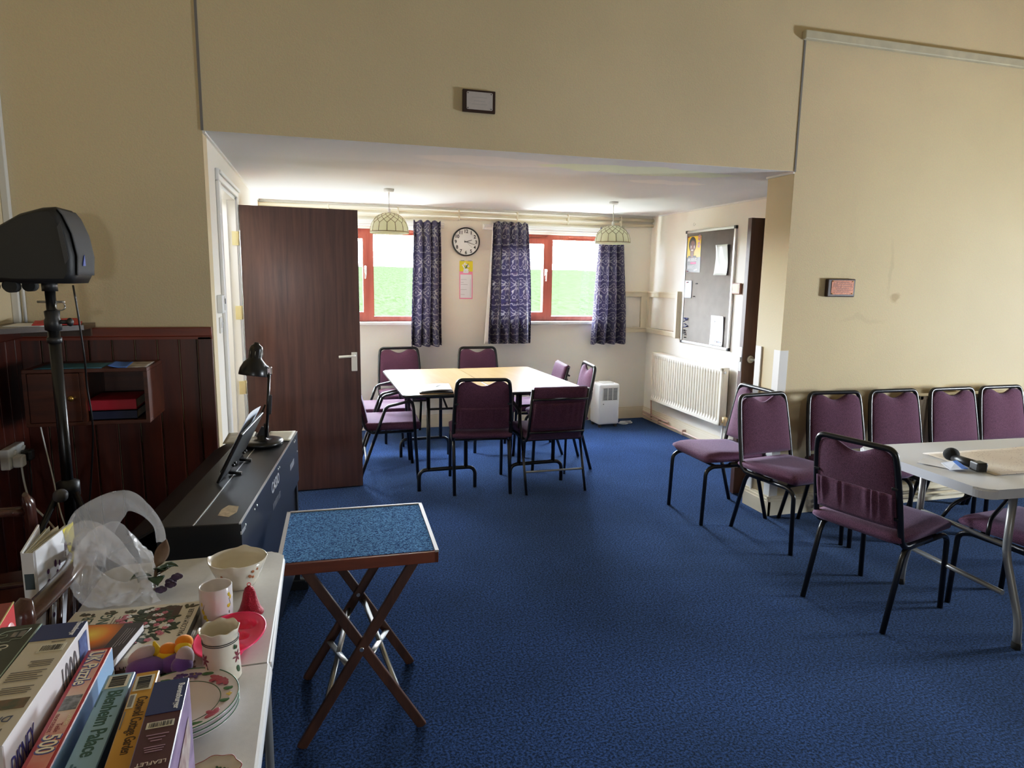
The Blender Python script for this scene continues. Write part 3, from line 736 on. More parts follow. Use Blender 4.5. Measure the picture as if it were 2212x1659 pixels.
b = MB(); b.ell((0, 0, .02), (.07, .03, .02)); b.build('case_shell', M('dark brown case', srgb(48, 26, 22), .35), t_, True)
t_ = thing('leaflet', 'white folded leaflet next to the small dark case on the wooden table', 'leaflet', (1.02, 4.68, .737), D(25))
b = MB(); b.poly([(-.05, -.07, .002), (.05, -.07, .002), (.05, .07, .03), (-.05, .07, .03)], .002); b.build('sheet', m_paper, t_)

# ================================================================== WHITE FOLDING TABLE ON THE RIGHT
t_ = thing('white_folding_table', 'long white plastic folding table on grey legs in front of the wall row of chairs', 'table', (2.505, 1.915, 0), D(-3))
z = .735; Lx, Ly = 1.83, .72
b = MB(); b.poly([(x, y, z-.04) for x, y in rrect(0, 0, Lx, Ly, .06, 8)], .04)
bmesh.ops.bevel(b.bm, geom=[e for e in b.bm.edges if abs(e.verts[0].co.z-e.verts[1].co.z) < 1e-6 and e.verts[0].co.z > z-.01], offset=.008, segments=2, affect='EDGES')
b.build('tabletop', m_tabedge, t_)
b = MB(); b.bb((.06, .05, z-.055), (Lx-.06, .075, z-.04)); b.bb((.06, Ly-.075, z-.055), (Lx-.06, Ly-.05, z-.04)); b.build('rail', m_silver, t_)
for x0, sg in ((.30, 1), (Lx-.30, -1)):
    for yy, s in ((.13, -1), (Ly-.13, 1)):
        b = MB(); b.tube(round_path([(x0, yy, z-.04), (x0, yy, .40), (x0+sg*.02, yy+s*.08, .12), (x0+sg*.02, yy+s*.085, .0)], .05, 5), .016, 12); lg = b.build('leg', m_silver, t_)
        b = MB(); b.cyl((x0+sg*.02, yy+s*.085, 0), (x0+sg*.02, yy+s*.085, .03), .019, 12); b.build('foot_cap', m_rubber, lg)
    b = MB(); b.tube([(x0, .13, .43), (x0, Ly-.13, .43)], .011, 8); b.tube([(x0, .12, .22), (x0, Ly-.12, .22)], .012, 8); b.build('cross_bar', m_silver, t_)
    b = MB(); b.tube(round_path([(x0+sg*.02, Ly/2-.12, .43), (x0+sg*.05, Ly/2-.1, .5), (x0+sg*.36, Ly/2-.02, z-.045)], .03), .009, 8); b.tube(round_path([(x0+sg*.02, Ly/2+.12, .43), (x0+sg*.05, Ly/2+.1, .5), (x0+sg*.36, Ly/2+.02, z-.045)], .03), .009, 8); b.build('brace', m_black, t_)
# runner
m_run, t, bs = nt('brown speckled runner'); bs.inputs['Roughness'].default_value = .8
tc = N(t, 'ShaderNodeTexCoord'); vo = N(t, 'ShaderNodeTexVoronoi'); vo.inputs['Scale'].default_value = 55
mp = N(t, 'ShaderNodeMapping'); mp.inputs['Scale'].default_value = (1, 2.2, 1); mp.inputs['Rotation'].default_value = (0, 0, .7); t.links.new(tc.outputs['Object'], mp.inputs['Vector']); t.links.new(mp.outputs['Vector'], vo.inputs['Vector'])
rp = N(t, 'ShaderNodeValToRGB'); e = rp.color_ramp.elements; e[0].position = .12; e[1].position = .24; e[0].color = c4(srgb(124, 84, 76)); e[1].color = c4(srgb(214, 200, 182)); t.links.new(vo.outputs['Distance'], rp.inputs['Fac'])
nz = N(t, 'ShaderNodeTexNoise'); nz.inputs['Scale'].default_value = 9; t.links.new(tc.outputs['Object'], nz.inputs['Vector'])
mx = N(t, 'ShaderNodeMix', data_type='RGBA'); mx.inputs['B'].default_value = c4(srgb(216, 202, 186)); t.links.new(rp.outputs['Color'], mx.inputs['A'])
r2 = N(t, 'ShaderNodeValToRGB'); r2.color_ramp.elements[0].position = .45; r2.color_ramp.elements[1].position = .75; t.links.new(nz.outputs['Fac'], r2.inputs['Fac']); t.links.new(r2.outputs['Color'], mx.inputs['Factor']); t.links.new(mx.outputs['Result'], bs.inputs['Base Color'])
b = MB()
def rn(u, v): return (u*1.35, v*.37, .0015+.0012*(math.sin(u*31)+math.sin(v*9+u*7)))
b.grid(rn, 40, 10); o = b.build('table_runner', m_run, None, True, solid=.0015); o.location = (2.745, 2.065, .7352); o.rotation_euler = (0, 0, D(-1)); tag(o, 'beige speckled runner laid along the white folding table', 'table runner')
t_ = thing('microphone', 'black handheld device with a round head lying on the white folding table', 'microphone', (2.745, 2.215, .738), D(-103))
b = MB(); b.tube([(-.075, 0, .020), (.06, 0, .022)], [.020, .024], 16, flat=.8); b.box((.085, 0, .022), (.05, .048, .040), None, .006); b.build('body', m_blackpl, t_)
b = MB(); b.ell((-.085, 0, .030), (.032, .034, .030)); b.build('head', M('black foam', (.012, .012, .012), .95, bump=.5, bscale=600), t_, True)
t_ = thing('white_note', 'white sheet lying flat at the left end of the white folding table', 'paper', (2.66, 2.265, .7365), D(25))
b = MB(); b.poly([(-.055, -.075, 0), (.055, -.07, 0), (.05, .075, .006), (-.06, .07, .002)], .0012); b.build('sheet', m_paper, t_)
t_ = thing('blue_note', 'small blue and white folded paper beside the microphone on the white table', 'paper', (2.675, 2.205, .739), D(-30))
b = MB(); b.poly([(-.035, -.06, .0), (.035, -.06, .008), (.03, .06, .016), (-.03, .06, .0)], .0012); b.build('sheet', m_paper2, t_)
b = MB(); b.poly([(.01, -.055, .0085), (.034, -.058, .0105), (.028, .055, .0185), (.012, .05, .014)], .001); b.build('printed_band', m_blue, t_)

# ================================================================== TRAY TABLE (carpeted top, folding trestle)
t_ = thing('tray_table', 'small folding wooden stand with a blue carpeted top in the middle of the floor', 'table', (.105, 2.285, 0), D(-1.5))
W_, L_, zt = .50, .475, .655
b = MB(); b.poly([(x, y, zt-.012) for x, y in rrect(-W_/2+.012, -L_/2+.012, W_/2-.012, L_/2-.012, .004, 2)], .012); b.build('carpet_top', m_tuft, t_)
b = MB(); b.bb((-W_/2, -L_/2, zt-.04), (W_/2, -L_/2+.014, zt-.002), .002); b.bb((-W_/2, L_/2-.014, zt-.04), (W_/2, L_/2, zt-.002), .002); b.bb((-W_/2, -L_/2, zt-.04), (-W_/2+.014, L_/2, zt-.002), .002); b.bb((W_/2-.014, -L_/2, zt-.04), (W_/2, L_/2, zt-.002), .002); b.bb((-W_/2+.01, -L_/2+.01, zt-.025), (W_/2-.01, L_/2-.01, zt-.012)); b.build('frame', m_tray, t_)
b = MB(); b.bb((-W_/2-.001, -L_/2, zt-.004), (-W_/2+.011, L_/2, zt+.003)); b.bb((W_/2-.011, -L_/2, zt-.004), (W_/2+.001, L_/2, zt+.003)); b.bb((-W_/2, L_/2-.008, zt-.004), (W_/2, L_/2, zt+.003)); b.build('edge_trim', M('pale worn edge', srgb(176, 166, 156), .5), t_)
def legbar(p, q, w, d):
    b = MB(); p = V(p); q = V(q); l = (q-p).length; ang = math.atan2((q-p).x, (q-p).z)
    b.box((p+q)/2, (w, d, l), RY(ang), .003); return b
for yy, off in ((-.205, .0), (.185, .0)):
    legbar((-.20, yy, .0), (.175, yy, zt-.04), .032, .018).build('leg', m_trayleg, t_)
    legbar((.20, yy+.020, .0), (-.175, yy+.020, zt-.04), .032, .018).build('leg', m_trayleg, t_)
for p, q in (((-.117, -.192, .135), (-.035, .178, .275)), ((.121, -.172, .135), (.02, .198, .295))):
    b = MB(); b.tube([p, q], .010, 6, flat=.5); b.build('brace', m_steel, t_)
for p, q in (((-.110, .178, .148), (-.043, -.192, .26)), ((.029, -.172, .28), (.105, .198, .156))):
    b = MB(); b.tube([p, q], .012, 6, flat=.35); b.build('brace', m_alu, t_)
b = MB()
for yy in (-.217, .173): b.cyl((0, yy-.002, (zt-.04)*.533), (0, yy+.046, (zt-.04)*.533), .007, 10)
b.build('pivot_bolt', m_steel, t_)
# ================================================================== ALCOVE FITTINGS
def curtain(label, x0t, x1t, x0b, x1b, ztop, zbot, folds, seed, lining=False):
    rnd = random.Random(seed); ph = [rnd.uniform(0, 6.28) for _ in range(4)]
    r = thing('curtain', label, 'curtain', ((x0b+x1b)/2, YB-.085, zbot), 0, 'navy floral curtains')
    cx = (x0b+x1b)/2; cloth_w = (x1b-x0b)*1.9
    def fn(u, v):
        w = 1-v
        xa = x0b+(x0t-x0b)*v**1.3; xb = x1b+(x1t-x1b)*v**1.3
        gather = max(0, (v-.93)/.07)
        uu = u+.018*math.sin(u*folds*2*PI+ph[0])*(1-.3*v)
        x = xa+(xb-xa)*uu+.006*math.sin(v*5+ph[1])*(1-v)
        am = .026+.018*(1-v)
        y = am*1.5*(1-2*abs(math.sin(u*folds*PI+ph[2]+.25*math.sin(v*2+ph[3])))**.8)+.008*math.sin(u*folds*5.1+ph[1]+v*3)
        y = y*(1-.55*gather)+gather*.012*math.sin(u*folds*9+ph[3])
        if .925 < v < .955: y *= .5
        z = zbot+(ztop-zbot)*v+gather*.010*math.sin(u*folds*7+ph[0])-.006*(1-v)*math.sin(u*folds*2*PI+ph[2])
        return (x-cx, y, z-zbot)
    b = MB(); b.grid(fn, 130, 60, lambda u, v: (u*cloth_w+seed*.37, v*(ztop-zbot)+seed*.11)); b.build('drape', m_curt, r, True, solid=.003)
    if lining:
        b = MB()
        def lf(u, v):
            p = fn(.0, v); return (p[0]-.045*(1-.85*v)*u+.01, p[1]+.025+.01*u, p[2]-.004)
        b.grid(lf, 4, 30); b.build('lining', m_lining, r, True, solid=.002)
    return r
curtain('navy floral curtain left of the wall clock', .888, 1.158, .855, 1.172, 2.065, .85, 3.5, 3)
curtain('wide navy floral curtain right of the clock, white lining showing at its left edge', 1.690, 2.048, 1.642, 2.112, 2.082, .865, 4.5, 5, True)
curtain('navy floral curtain nearest the corner, its top behind a pendant lamp', 2.835, 3.115, 2.765, 3.175, 2.06, .85, 3.6, 8)

# clock
CZ = 1.883
t_ = thing('wall_clock', 'round white wall clock with a black rim between the curtains', 'clock', (1.424, YB, CZ))
Ry = Matrix.Rotation(PI/2, 4, 'X')
b = MB(); b.lathe([(.128, .0), (.142, .0), (.142, .03), (.138, .037), (.130, .036), (.128, .028)], seg=48, M4=Ry); b.lathe([(.0, .002), (.13, .002)], seg=48, M4=Ry); b.build('rim', m_black, t_, True)
b = MB(); b.lathe([(.0, .022), (.131, .022)], seg=48, M4=Ry); b.build('face', m_clockface, t_, fixn=True)
for i in range(1, 13):
    a = PI/2-i*PI/6; rr = .104
    text('numeral', str(i), .047, m_ink, t_, (rr*math.cos(a), -.0235, rr*math.sin(a)-.017), (1, 0, 0), (0, 0, 1), .0004, 'CENTER', .95, .0012)
def hand(a, l, w, tail, yy):
    b = MB(); d = V((math.cos(a), 0, math.sin(a))); n = V((-d.z, 0, d.x)); o_ = V((0, yy, 0))
    b.poly([o_-d*tail-n*w, o_+d*l-n*w*.7, o_+d*l+n*w*.7, o_-d*tail+n*w], .001, (0, -1, 0)); return b
hand(math.radians(17), .064, .0035, .018, -.026).build('hour_hand', m_ink, t_)
hand(math.radians(-17), .092, .0028, .020, -.028).build('minute_hand', m_ink, t_)
hand(math.radians(-42), .085, .0007, .025, -.030).build('second_hand', m_ink, t_)

# calendar hanging under the clock
t_ = thing('wall_calendar', 'slim pink and yellow calendar hanging under the wall clock', 'calendar', (1.43, YB-.004, 1.505))
b = MB(); b.bb((-.068, -.004, -.19), (.068, 0, .19), .001); b.build('backing', m_pink, t_)
b = MB(); b.bb((-.068, -.0055, .085), (.068, -.004, .19)); b.build('picture_ground', m_yellow, t_)
b = MB(); b.poly([(-.032, -.0065, .068), (.024, -.0065, .068), (.020, -.0065, .115), (-.024, -.0065, .115)], .0005, (0, -1, 0))
b.tube([(.022, -.0065, .105), (.035, -.0065, .098), (.024, -.0065, .080)], .003, 6)
for x, z in ((-.03, .145), (-.012, .162), (.010, .150), (.022, .138), (-.02, .128)): b.ell((x, -.0065, z), (.012, .0008, .011))
b.build('jug_picture', m_paper, t_)
b = MB()
for x, z, r_ in ((-.028, .146, .004), (-.01, .164, .004), (.022, .14, .005), (-.005, .088, .003)): b.ell((x, -.0078, z), (r_, .0006, r_))
b.build('bloom_picture', M('salmon print', srgb(240, 150, 110), .6), t_)
b = MB()
for x0, z0, x1, z1 in ((-.004, .115, .006, .15), (-.008, .115, -.016, .14), (.002, .12, .02, .165)): b.tube([(x0, -.0078, z0), (x1, -.0078, z1)], .003, 6)
b.build('stem_picture', M('leaf green print', srgb(60, 110, 50), .6), t_)
b = MB(); b.bb((-.060, -.0055, -.180), (.058, -.004, .055)); b.build('date_sheet', m_paper, t_)
b = MB()
for zz, w_ in ((.005, .06), (-.025, .03), (-.045, .07), (-.095, .06), (-.145, .04)): b.bb((-.055, -.0062, zz-.0012), (-.055+w_, -.0055, zz+.0012))
b.bb((.044, -.0062, -.165), (.0455, -.0055, .01)); b.build('handwriting', M('grey pencil', srgb(150, 150, 158), .7), t_)
b = MB(); b.tube(arc((0, .192), .016, -PI, 0, 10, 'XZ', -.006)[::-1]+[(-.016, -.006, .192)], .0012, 6)
for s in (-1, 1): b.tube([(s*.055, -.006, .192), (s*.02, -.006, .192)], .004, 8)
b.build('hanger', m_steel, t_)
b = MB(); b.tube([(0, -.002, .24), (0, -.010, .232), (0, -.010, .206)], .001, 6); b.build('hook', m_steel, t_)

# pendant lamps
def pendant(label, x, y, drop, rad):
    r = thing('pendant_lamp', label, 'lamp', (x, y, HA), 0, 'capiz shell pendant lamps')
    b = MB(); b.lathe([(0, 0), (.040, 0), (.041, -.012), (.036, -.022), (.010, -.026), (0, -.026)], seg=24); b.build('ceiling_rose', m_plast, r, True)
    b = MB(); b.tube([(0, 0, -.02), (0, 0, -drop)], .0035, 8); b.build('flex', m_plast, r)
    b = MB(); b.lathe([(0, -drop+.02), (.010, -drop+.015), (.012, -drop-.01), (.026, -drop-.03), (.028, -drop-.05), (0, -drop-.05)], seg=20); b.build('lamp_holder', m_plast, r, True)
    H_ = .145
    prof = lambda s: (rad*(.16+.84*math.sin(s*PI/2)**.9), -drop-.02-H_*(1-math.cos(s*PI/2))**.9)
    b = MB(); b.lathe([prof(i/14) for i in range(15)]+[(rad*1.005, prof(1)[1]-.012)], seg=40); sh = b.build('shade', m_shell, r, True, solid=.002)
    # honeycomb of leading over the dome
    b = MB(); n = 14
    def P(a, s): q, z = prof(s); q += .0015; return V((q*math.cos(a), q*math.sin(a), z))
    lv = [.06, .26, .40, .54, .68]
    for k_ in range(n):
        a = 2*PI*k_/n; h = PI/n
        for i, (s0, s1) in enumerate(zip(lv[:-1], lv[1:])):
            o_ = h if i % 2 else 0
            for s_ in (-1, 1): b.tube([P(a+o_+s_*h*t_, s0+(s1-s0)*t_) for t_ in (0, .5, 1)], .0018, 5)
        b.tube([P(a, .68), P(a, .84), P(a, 1.)], .0022, 5); b.tube([P(a+0, 0.0), P(a, .06)], .0022, 5)
    for s_ in (.0, 1.): b.tube([P(2*PI*q/40, s_) for q in range(40)], .0028, 6, closed=True)
    b.build('leading', m_lead, sh)
pendant('capiz shell pendant lamp hanging nearer the open door, in front of the left window', .547, 5.466, .165, .150)
pendant('capiz shell pendant lamp hanging in front of the right-hand curtain', 2.515, 5.574, .185, .155)

# dehumidifier
t_ = thing('dehumidifier', 'white portable dehumidifier on the carpet in the alcove corner', 'dehumidifier', (2.87, 6.40, 0), D(3))
b = MB(); b.box((0, 0, .245), (.235, .22, .43), None, .022, 3); b.build('casing', m_plast, t_, True)
b = MB(); b.bb((-.085, -.113, .285), (.095, -.108, .425), .002); b.build('grille_panel', m_plast2, t_)
b = MB()
for i in range(3):
    for j in range(9): b.bb((-.075+i*.056, -.1145, .295+j*.0138), (-.028+i*.056, -.1125, .303+j*.0138))
b.build('grille_slot', M('dark slot', (.05, .05, .05), .7), t_)
b = MB(); b.bb((-.06, -.06, .458), (.07, .06, .468), .004); b.build('control_panel', m_plast2, t_)
b = MB(); b.ell((-.07, -.112, .25), (.005, .003, .005)); b.build('indicator', m_ink, t_)
for x in (-.09, .09):
    for y in (-.08, .08): b = MB(); b.box((x, y, .016), (.03, .03, .032), None, .006); b.build('castor', m_rubber, t_)
b = MB(); pts = [(.11, .02, .05), (.17, -.02, .012), (.24, -.05, .008), (.30, .0, .008), (.25, .06, .010), (.18, .02, .014), (.23, -.03, .018), (.33, -.02, .010), (.36, .05, .008), (.28, .08, .012), (.20, .05, .016), (.34, .03, .02)]
b.tube(round_path(pts, .05, 5), .0045, 6); b.build('mains_cable', m_plast, t_)

# radiators
def radiator(label, L, H, T=.075, fins=28):
    r = thing('radiator', label, 'radiator')
    b = MB(); nf = fins*4
    def f(u, v):
        x = -L/2+.03+(L-.06)*u; q = (u*fins) % 1; e = .012 if .25 < q < .75 else 0
        if v < .06 or v > .94: e = .012
        return (x, -T-e, .025+(H-.05)*v)
    b.grid(f, nf, 12, smooth=False)
    b.bb((-L/2, -T-.012, 0), (L/2, -T+.005, .03), .004); b.bb((-L/2, -T-.012, H-.03), (L/2, -T+.005, H), .004); b.bb((-L/2, -T-.012, 0), (-L/2+.03, -T+.005, H), .004); b.bb((L/2-.03, -T-.012, 0), (L/2, -T+.005, H), .004)
    b.build('front_panel', m_rad, r)
    b = MB(); b.bb((-L/2, -T+.005, 0), (-L/2+.004, -.012, H)); b.bb((L/2-.004, -T+.005, 0), (L/2, -.012, H)); b.bb((-L/2, -.018, .02), (L/2, -.012, H-.02)); b.bb((-L/2, -T, H-.004), (L/2, -.012, H)); b.build('side_panel', m_rad, r)
    b = MB(); b.bb((-L/2+.1, -.014, .1), (-L/2+.13, .021, H-.1)); b.build('bracket', m_rad, r)
    b = MB(); b.bb((L/2-.13, -.014, .1), (L/2-.1, .021, H-.1)); b.build('bracket', m_rad, r)
    return r
rd = radiator('cream ribbed radiator on the alcove wall below the noticeboard', 1.30, .515)
rd.location = (XR-.022, 5.71, .265); rd.rotation_euler = (0, 0, -PI/2)
b = MB(); b.cyl((.65, -.05, .03), (.685, -.05, .03), .010, 10); b.lathe([(0, .0), (.012, .0), (.015, .03), (.024, .05), (.024, .075), (0, .078)], M4=Matrix.Translation((.685, -.05, .005)), seg=14); b.build('valve', M('cream valve cap', srgb(232, 204, 150), .5), rd, True)
b = MB(); b.cyl((.65, -.055, .475), (.655, -.055, .475), .012, 12); b.build('bleed_plug', m_steel, rd)
rd = radiator('cream radiator behind the wall row of chairs, mostly hidden', 2.2, .60, .085, 46); rd.location = (4.98, YF-.022, .19)
b = MB(); b.cyl((-1.1, -.05, .53), (-1.13, -.05, .53), .016, 12); b.build('bleed_plug', m_ink, rd)

# notice board on the alcove right wall; local x runs towards the camera (-Y), local z up
def wall_r(name, label, cat, y, z, off=.0, **kw): return thing(name, label, cat, (XR-off, y, z), -PI/2, **kw)
BY0, BY1, BZ0, BZ1 = 5.125, 5.945, .925, 2.008
by, bz = (BY0+BY1)/2, (BZ0+BZ1)/2; bw, bh = (BY1-BY0)/2, (BZ1-BZ0)/2
t_ = wall_r('noticeboard', 'tall grey felt noticeboard in an aluminium frame above the radiator', 'noticeboard', by, bz)
b = MB(); b.bb((-bw+.01, -.014, -bh+.01), (bw-.01, -.002, bh-.01)); b.build('felt_panel', m_board, t_)
b = MB(); b.bb((-bw, -.022, -bh), (bw, -.0, -bh+.022), .003); b.bb((-bw, -.022, bh-.022), (bw, 0, bh), .003); b.bb((-bw, -.022, -bh+.022), (-bw+.022, 0, bh-.022), .003); b.bb((bw-.022, -.022, -bh+.022), (bw, 0, bh-.022), .003); b.build('frame', m_alu, t_)
for sx in (-1, 1):
    for sz in (-1, 1):
        b = MB(); b.box((sx*(bw-.010), -.012, sz*(bh-.010)), (.028, .028, .028), None, .004); b.build('corner_cap', m_blackpl, t_)
fx = lambda px: px   # fractions across the board from its far edge
def onboard(name, label, cat, u, v): return wall_r(name, label, cat, BY1-u*(BY1-BY0), BZ1-v*(BZ1-BZ0), .0145)
p = onboard('poster', 'dark poster with a portrait on yellow, pinned at the top left of the noticeboard', 'poster', .19, .205)
pw, ph = .122, .172
b = MB(); b.bb((-pw, -.002, -ph), (pw, 0, ph)); b.build('sheet', M('charcoal print', srgb(72, 70, 74), .4), p)
b = MB(); b.bb((-pw+.004, -.003, -.03), (pw-.004, -.002, ph-.004)); b.build('yellow_ground', M('yellow print', srgb(232, 184, 40), .45), p)
b = MB(); b.ell((-.03, -.0032, .090), (.066, .0012, .074)); b.ell((-.032, -.0032, .012), (.034, .0010, .045)); b.bb((-.100, -.0036, -.030), (.045, -.003, -.015)); b.build('hair_shape', M('black hair print', srgb(38, 30, 30), .45), p)
b = MB(); b.ell((-.026, -.0042, .068), (.048, .0010, .062)); b.ell((-.03, -.0042, .005), (.026, .0010, .04)); b.build('face_shape', M('brown face print', srgb(112, 70, 56), .45), p)
b = MB(); b.ell((-.03, -.0050, .038), (.020, .0008, .007)); b.ell((-.052, -.005, .072), (.006, .0006, .020)); b.ell((.008, -.005, .066), (.006, .0006, .016)); b.build('smile_shape', M('pale print', srgb(225, 205, 195), .45), p)
b = MB(); b.ell((-.046, -.0052, .086), (.010, .0006, .005)); b.ell((-.004, -.0052, .086), (.010, .0006, .005)); b.bb((-.062, -.0054, .097), (-.034, -.005, .100)); b.bb((-.016, -.0054, .097), (.012, -.005, .100)); b.build('eye_shape', m_ink, p)
b = MB()
for x, z in ((.085, .085), (.088, .15)):
    for q in range(5): b.ell((x+.016*math.cos(q*1.257), -.0036, z+.02*math.sin(q*1.257)), (.010, .0008, .012))
b.build('flower_shape', M('mauve print', srgb(176, 120, 130), .45), p)
text('headline', 'SHE DESERVED', .040, m_paper, p, (-.02, -.0035, -.066), (1, 0, 0), (0, 0, 1), .0003, 'CENTER', .62, .0012)
b = MB()
for i in range(7): b.bb((-.05+i*.0145, -.0036, -.094), (-.0385+i*.0145, -.0028, -.076))
b.build('pink_mark', M('hot pink print', srgb(226, 70, 130), .5), p)
b = MB()
for i in range(5): b.bb((-.10, -.0028, -.110-i*.007), (.02-.02*(i % 3), -.002, -.1075-i*.007))
b.box((.045, -.0026, -.15), (.07, .0010, .014), RY(-.2)); b.build('small_print', M('pale grey print', srgb(190, 190, 196), .5), p)
def sheet(label, u, v, w, h, mat, curl=.0, nm='notice_sheet'):
    p = onboard(nm, label, 'paper', u, v)
    b = MB()
    def f(a, c): return ((2*a-1)*w, -.003-curl*(math.sin(a*5+c*4)+1)*.006-curl*.02*abs(2*a-1)**3*(abs(2*c-1)**2), (2*c-1)*h)
    b.grid(f, 12, 12); b.build('sheet', mat, p, True, solid=.0012); return p
m_gloss = M('glossy greenish paper', srgb(214, 220, 210), .25)
p1 = sheet('glossy crumpled blank white sheet at the top right of the noticeboard', .79, .265, .095, .135, m_gloss, 1.)
p2 = sheet('narrow white list pinned halfway down the left edge of the noticeboard', .115, .515, .060, .084, m_paper2, .2)
p3 = sheet('printed notice in a clear plastic sleeve at the bottom right of the noticeboard', .77, .850, .100, .135, m_paper, .4)
b = MB()
for i, (w_, z_) in enumerate(((.04, .035), (.03, .005), (.02, -.015))): b.bb((-w_, -.0165, z_-.003), (w_, -.016, z_+.003))
b.build('print_line', M('faint coral print', srgb(228, 176, 176), .5), p3)
b = MB(); b.bb((-.01, -.0165, -.105), (.012, -.016, -.085)); b.bb((.04, -.0165, -.105), (.064, -.016, -.088)); b.build('logo_block', M('grey blue print', srgb(128, 138, 170), .5), p3)
b = MB()
for s in (-1, 1): b.box((s*.06, -.0165, .085), (.018, .0008, .02), RY(s*.5))
b.build('corner_motif', M('grey print', srgb(170, 172, 176), .5), p3)
b = MB()
for i in range(9): b.bb((-.045, -.0095, .05-i*.011), (.03-.012*(i % 4), -.009, .0515-i*.011))
b.build('print_line', M('light grey print', srgb(196, 200, 212), .5), p2)
rnd = random.Random(4)
m_pinb = M('blue pin', srgb(34, 44, 110), .35); m_pinr = M('red pin', srgb(160, 24, 40), .35)
def pin(label, u, v, mat, group=None):
    q = wall_r('push_pin', label, 'pin', BY1-u*(BY1-BY0), BZ1-v*(BZ1-BZ0), .014, group=group)
    b = MB(); b.lathe([(0, 0), (.005, 0), (.0035, .004), (.003, .012), (.0055, .016), (.0055, .019), (0, .019)], seg=10, M4=Matrix.Rotation(PI/2, 4, 'X')); b.build('head', mat, q, True)
for i in range(14): pin('one of the blue pins clustered on the lower left edge of the noticeboard', .06+.09*rnd.random(), .765+.10*rnd.random(), m_pinb, 'blue pins on the noticeboard')
for i in range(8): pin('one of the dark pins scattered in the bottom left corner of the noticeboard', .055+.06*rnd.random(), .875+.085*rnd.random(), m_ink, 'dark pins on the noticeboard')
pin('red pin between the poster and the narrow list', .10, .455, m_pinr); pin('dark pin below the poster, right of the red pin', .30, .463, m_ink); pin('dark pin at the top of the narrow list', .12, .452, m_ink); pin('dark pin right of the foot of the narrow list', .26, .575, m_ink)
for u, v, l in ((.075, .055, 'red pin at the poster\'s top left corner'), (.085, .355, 'red pin at the poster\'s bottom left corner')): pin(l, u, v, m_pinr)
for u, v, l in ((.69, .15, 'pale clip at the top left of the glossy blank sheet'), (.89, .145, 'pale clip at the top right of the glossy blank sheet')): pin(l, u, v, m_plast2)
# wooden plate with a yellow sticker beside the noticeboard
t_ = wall_r('wooden_block', 'small brown framed plate with a yellow label right of the noticeboard', 'plate', 5.058, 1.472)
b = MB(); b.box((0, -.014, 0), (.115, .028, .098), None, .008, 2); b.build('mount', M('mid brown wood', srgb(128, 88, 66), .45), t_)
b = MB(); b.bb((-.045, -.0295, -.032), (.034, -.028, .034)); b.build('yellow_label', M('pale yellow label', srgb(240, 224, 110), .5), t_)
t_ = wall_r('picture_hook', 'small bent wire hook on the wall above the noticeboard', 'hook', 5.83, 2.06)
b = MB(); b.tube([(0, 0, .02), (0, -.01, .018), (.0, -.016, 0), (.015, -.018, -.008), (.03, -.012, .004), (.034, -.012, .012)], .002, 6); b.build('wire', m_steel, t_)

# plaques on the opening wall
t_ = thing('plaque', 'silver plaque on a dark wooden mount high above the opening', 'plaque', (.836, YF, 2.448))
b = MB(); b.box((0, -.009, 0), (.176, .018, .112), None, .003); b.build('mount', M('very dark mahogany', srgb(46, 22, 16), .4), t_)
b = MB(); b.poly([(x, -.018, y) for x, y in rrect(-.068, -.043, .072, .045, .006, 3)], .002, (0, -1, 0)); b.build('metal_plate', m_plate, t_)
for x in (-.061, .064):
    for z in (-.036, .038): b = MB(); b.lathe([(0, .0), (.003, .0), (.002, .002), (0, .0025)], seg=10, M4=Matrix.Translation((x, -.020, z)) @ Matrix.Rotation(PI/2, 4, 'X')); b.build('screw', m_ink, t_, True)
b = MB()
for z, w_ in ((.018, .04), (.0, .03), (-.016, .042)): b.bb((-w_, -.0203, z-.002), (w_, -.020, z+.002))
b.build('faint_engraving', M('faint engraving', srgb(176, 172, 172), .5, .2), t_)
t_ = thing('bronze_plaque', 'small bronze plaque with engraved lines on the wall right of the opening', 'plaque', (3.236, YF, 1.503))
b = MB(); b.box((0, -.014, 0), (.215, .028, .116), None, .006); b.build('mount', M('dark oak', srgb(52, 34, 28), .35), t_)
b = MB(); b.poly([(x, -.028, y) for x, y in rrect(-.080, -.042, .092, .048, .008, 3)], .002, (0, -1, 0)); b.build('metal_plate', m_bronze, t_)
b = MB()
for i, w_ in enumerate((.05, .07, .074, .05, .072, .06)): b.bb((.006-w_, -.0305, .034-i*.0125), (.006+w_, -.030, .038-i*.0125))
b.build('engraved_line', M('dark bronze', srgb(112, 58, 34), .5), t_)
for x in (-.07, .084):
    for z in (-.036, .042): b = MB(); b.ell((x, -.031, z), (.004, .002, .004)); b.build('screw', m_brass, t_, True)

# wall controls beside the left door
t_ = thing('thermostat', 'white thermostat box on the alcove wall beside the left door frame', 'thermostat', (XL, 3.845, 1.375), PI/2)
b = MB(); b.box((0, -.014, 0), (.10, .028, .095), None, .004); b.build('casing', m_plast, t_)
b = MB(); b.bb((.01, -.031, -.035), (.042, -.028, .04), .001); b.build('cover', m_plast2, t_)
b = MB(); b.bb((.016, -.0325, .0), (.036, -.031, .028)); b.build('display', m_ink, t_)
t_ = thing('switch_plate', 'grey white switch plate below the thermostat', 'switch', (XL, 3.87, 1.262), PI/2)
b = MB(); b.box((0, -.004, 0), (.085, .008, .085), None, .003); b.build('plate', m_plast2, t_)
b = MB(); b.box((0, -.010, 0), (.02, .006, .03), RX(.15), .001); b.build('rocker', m_plast, t_)
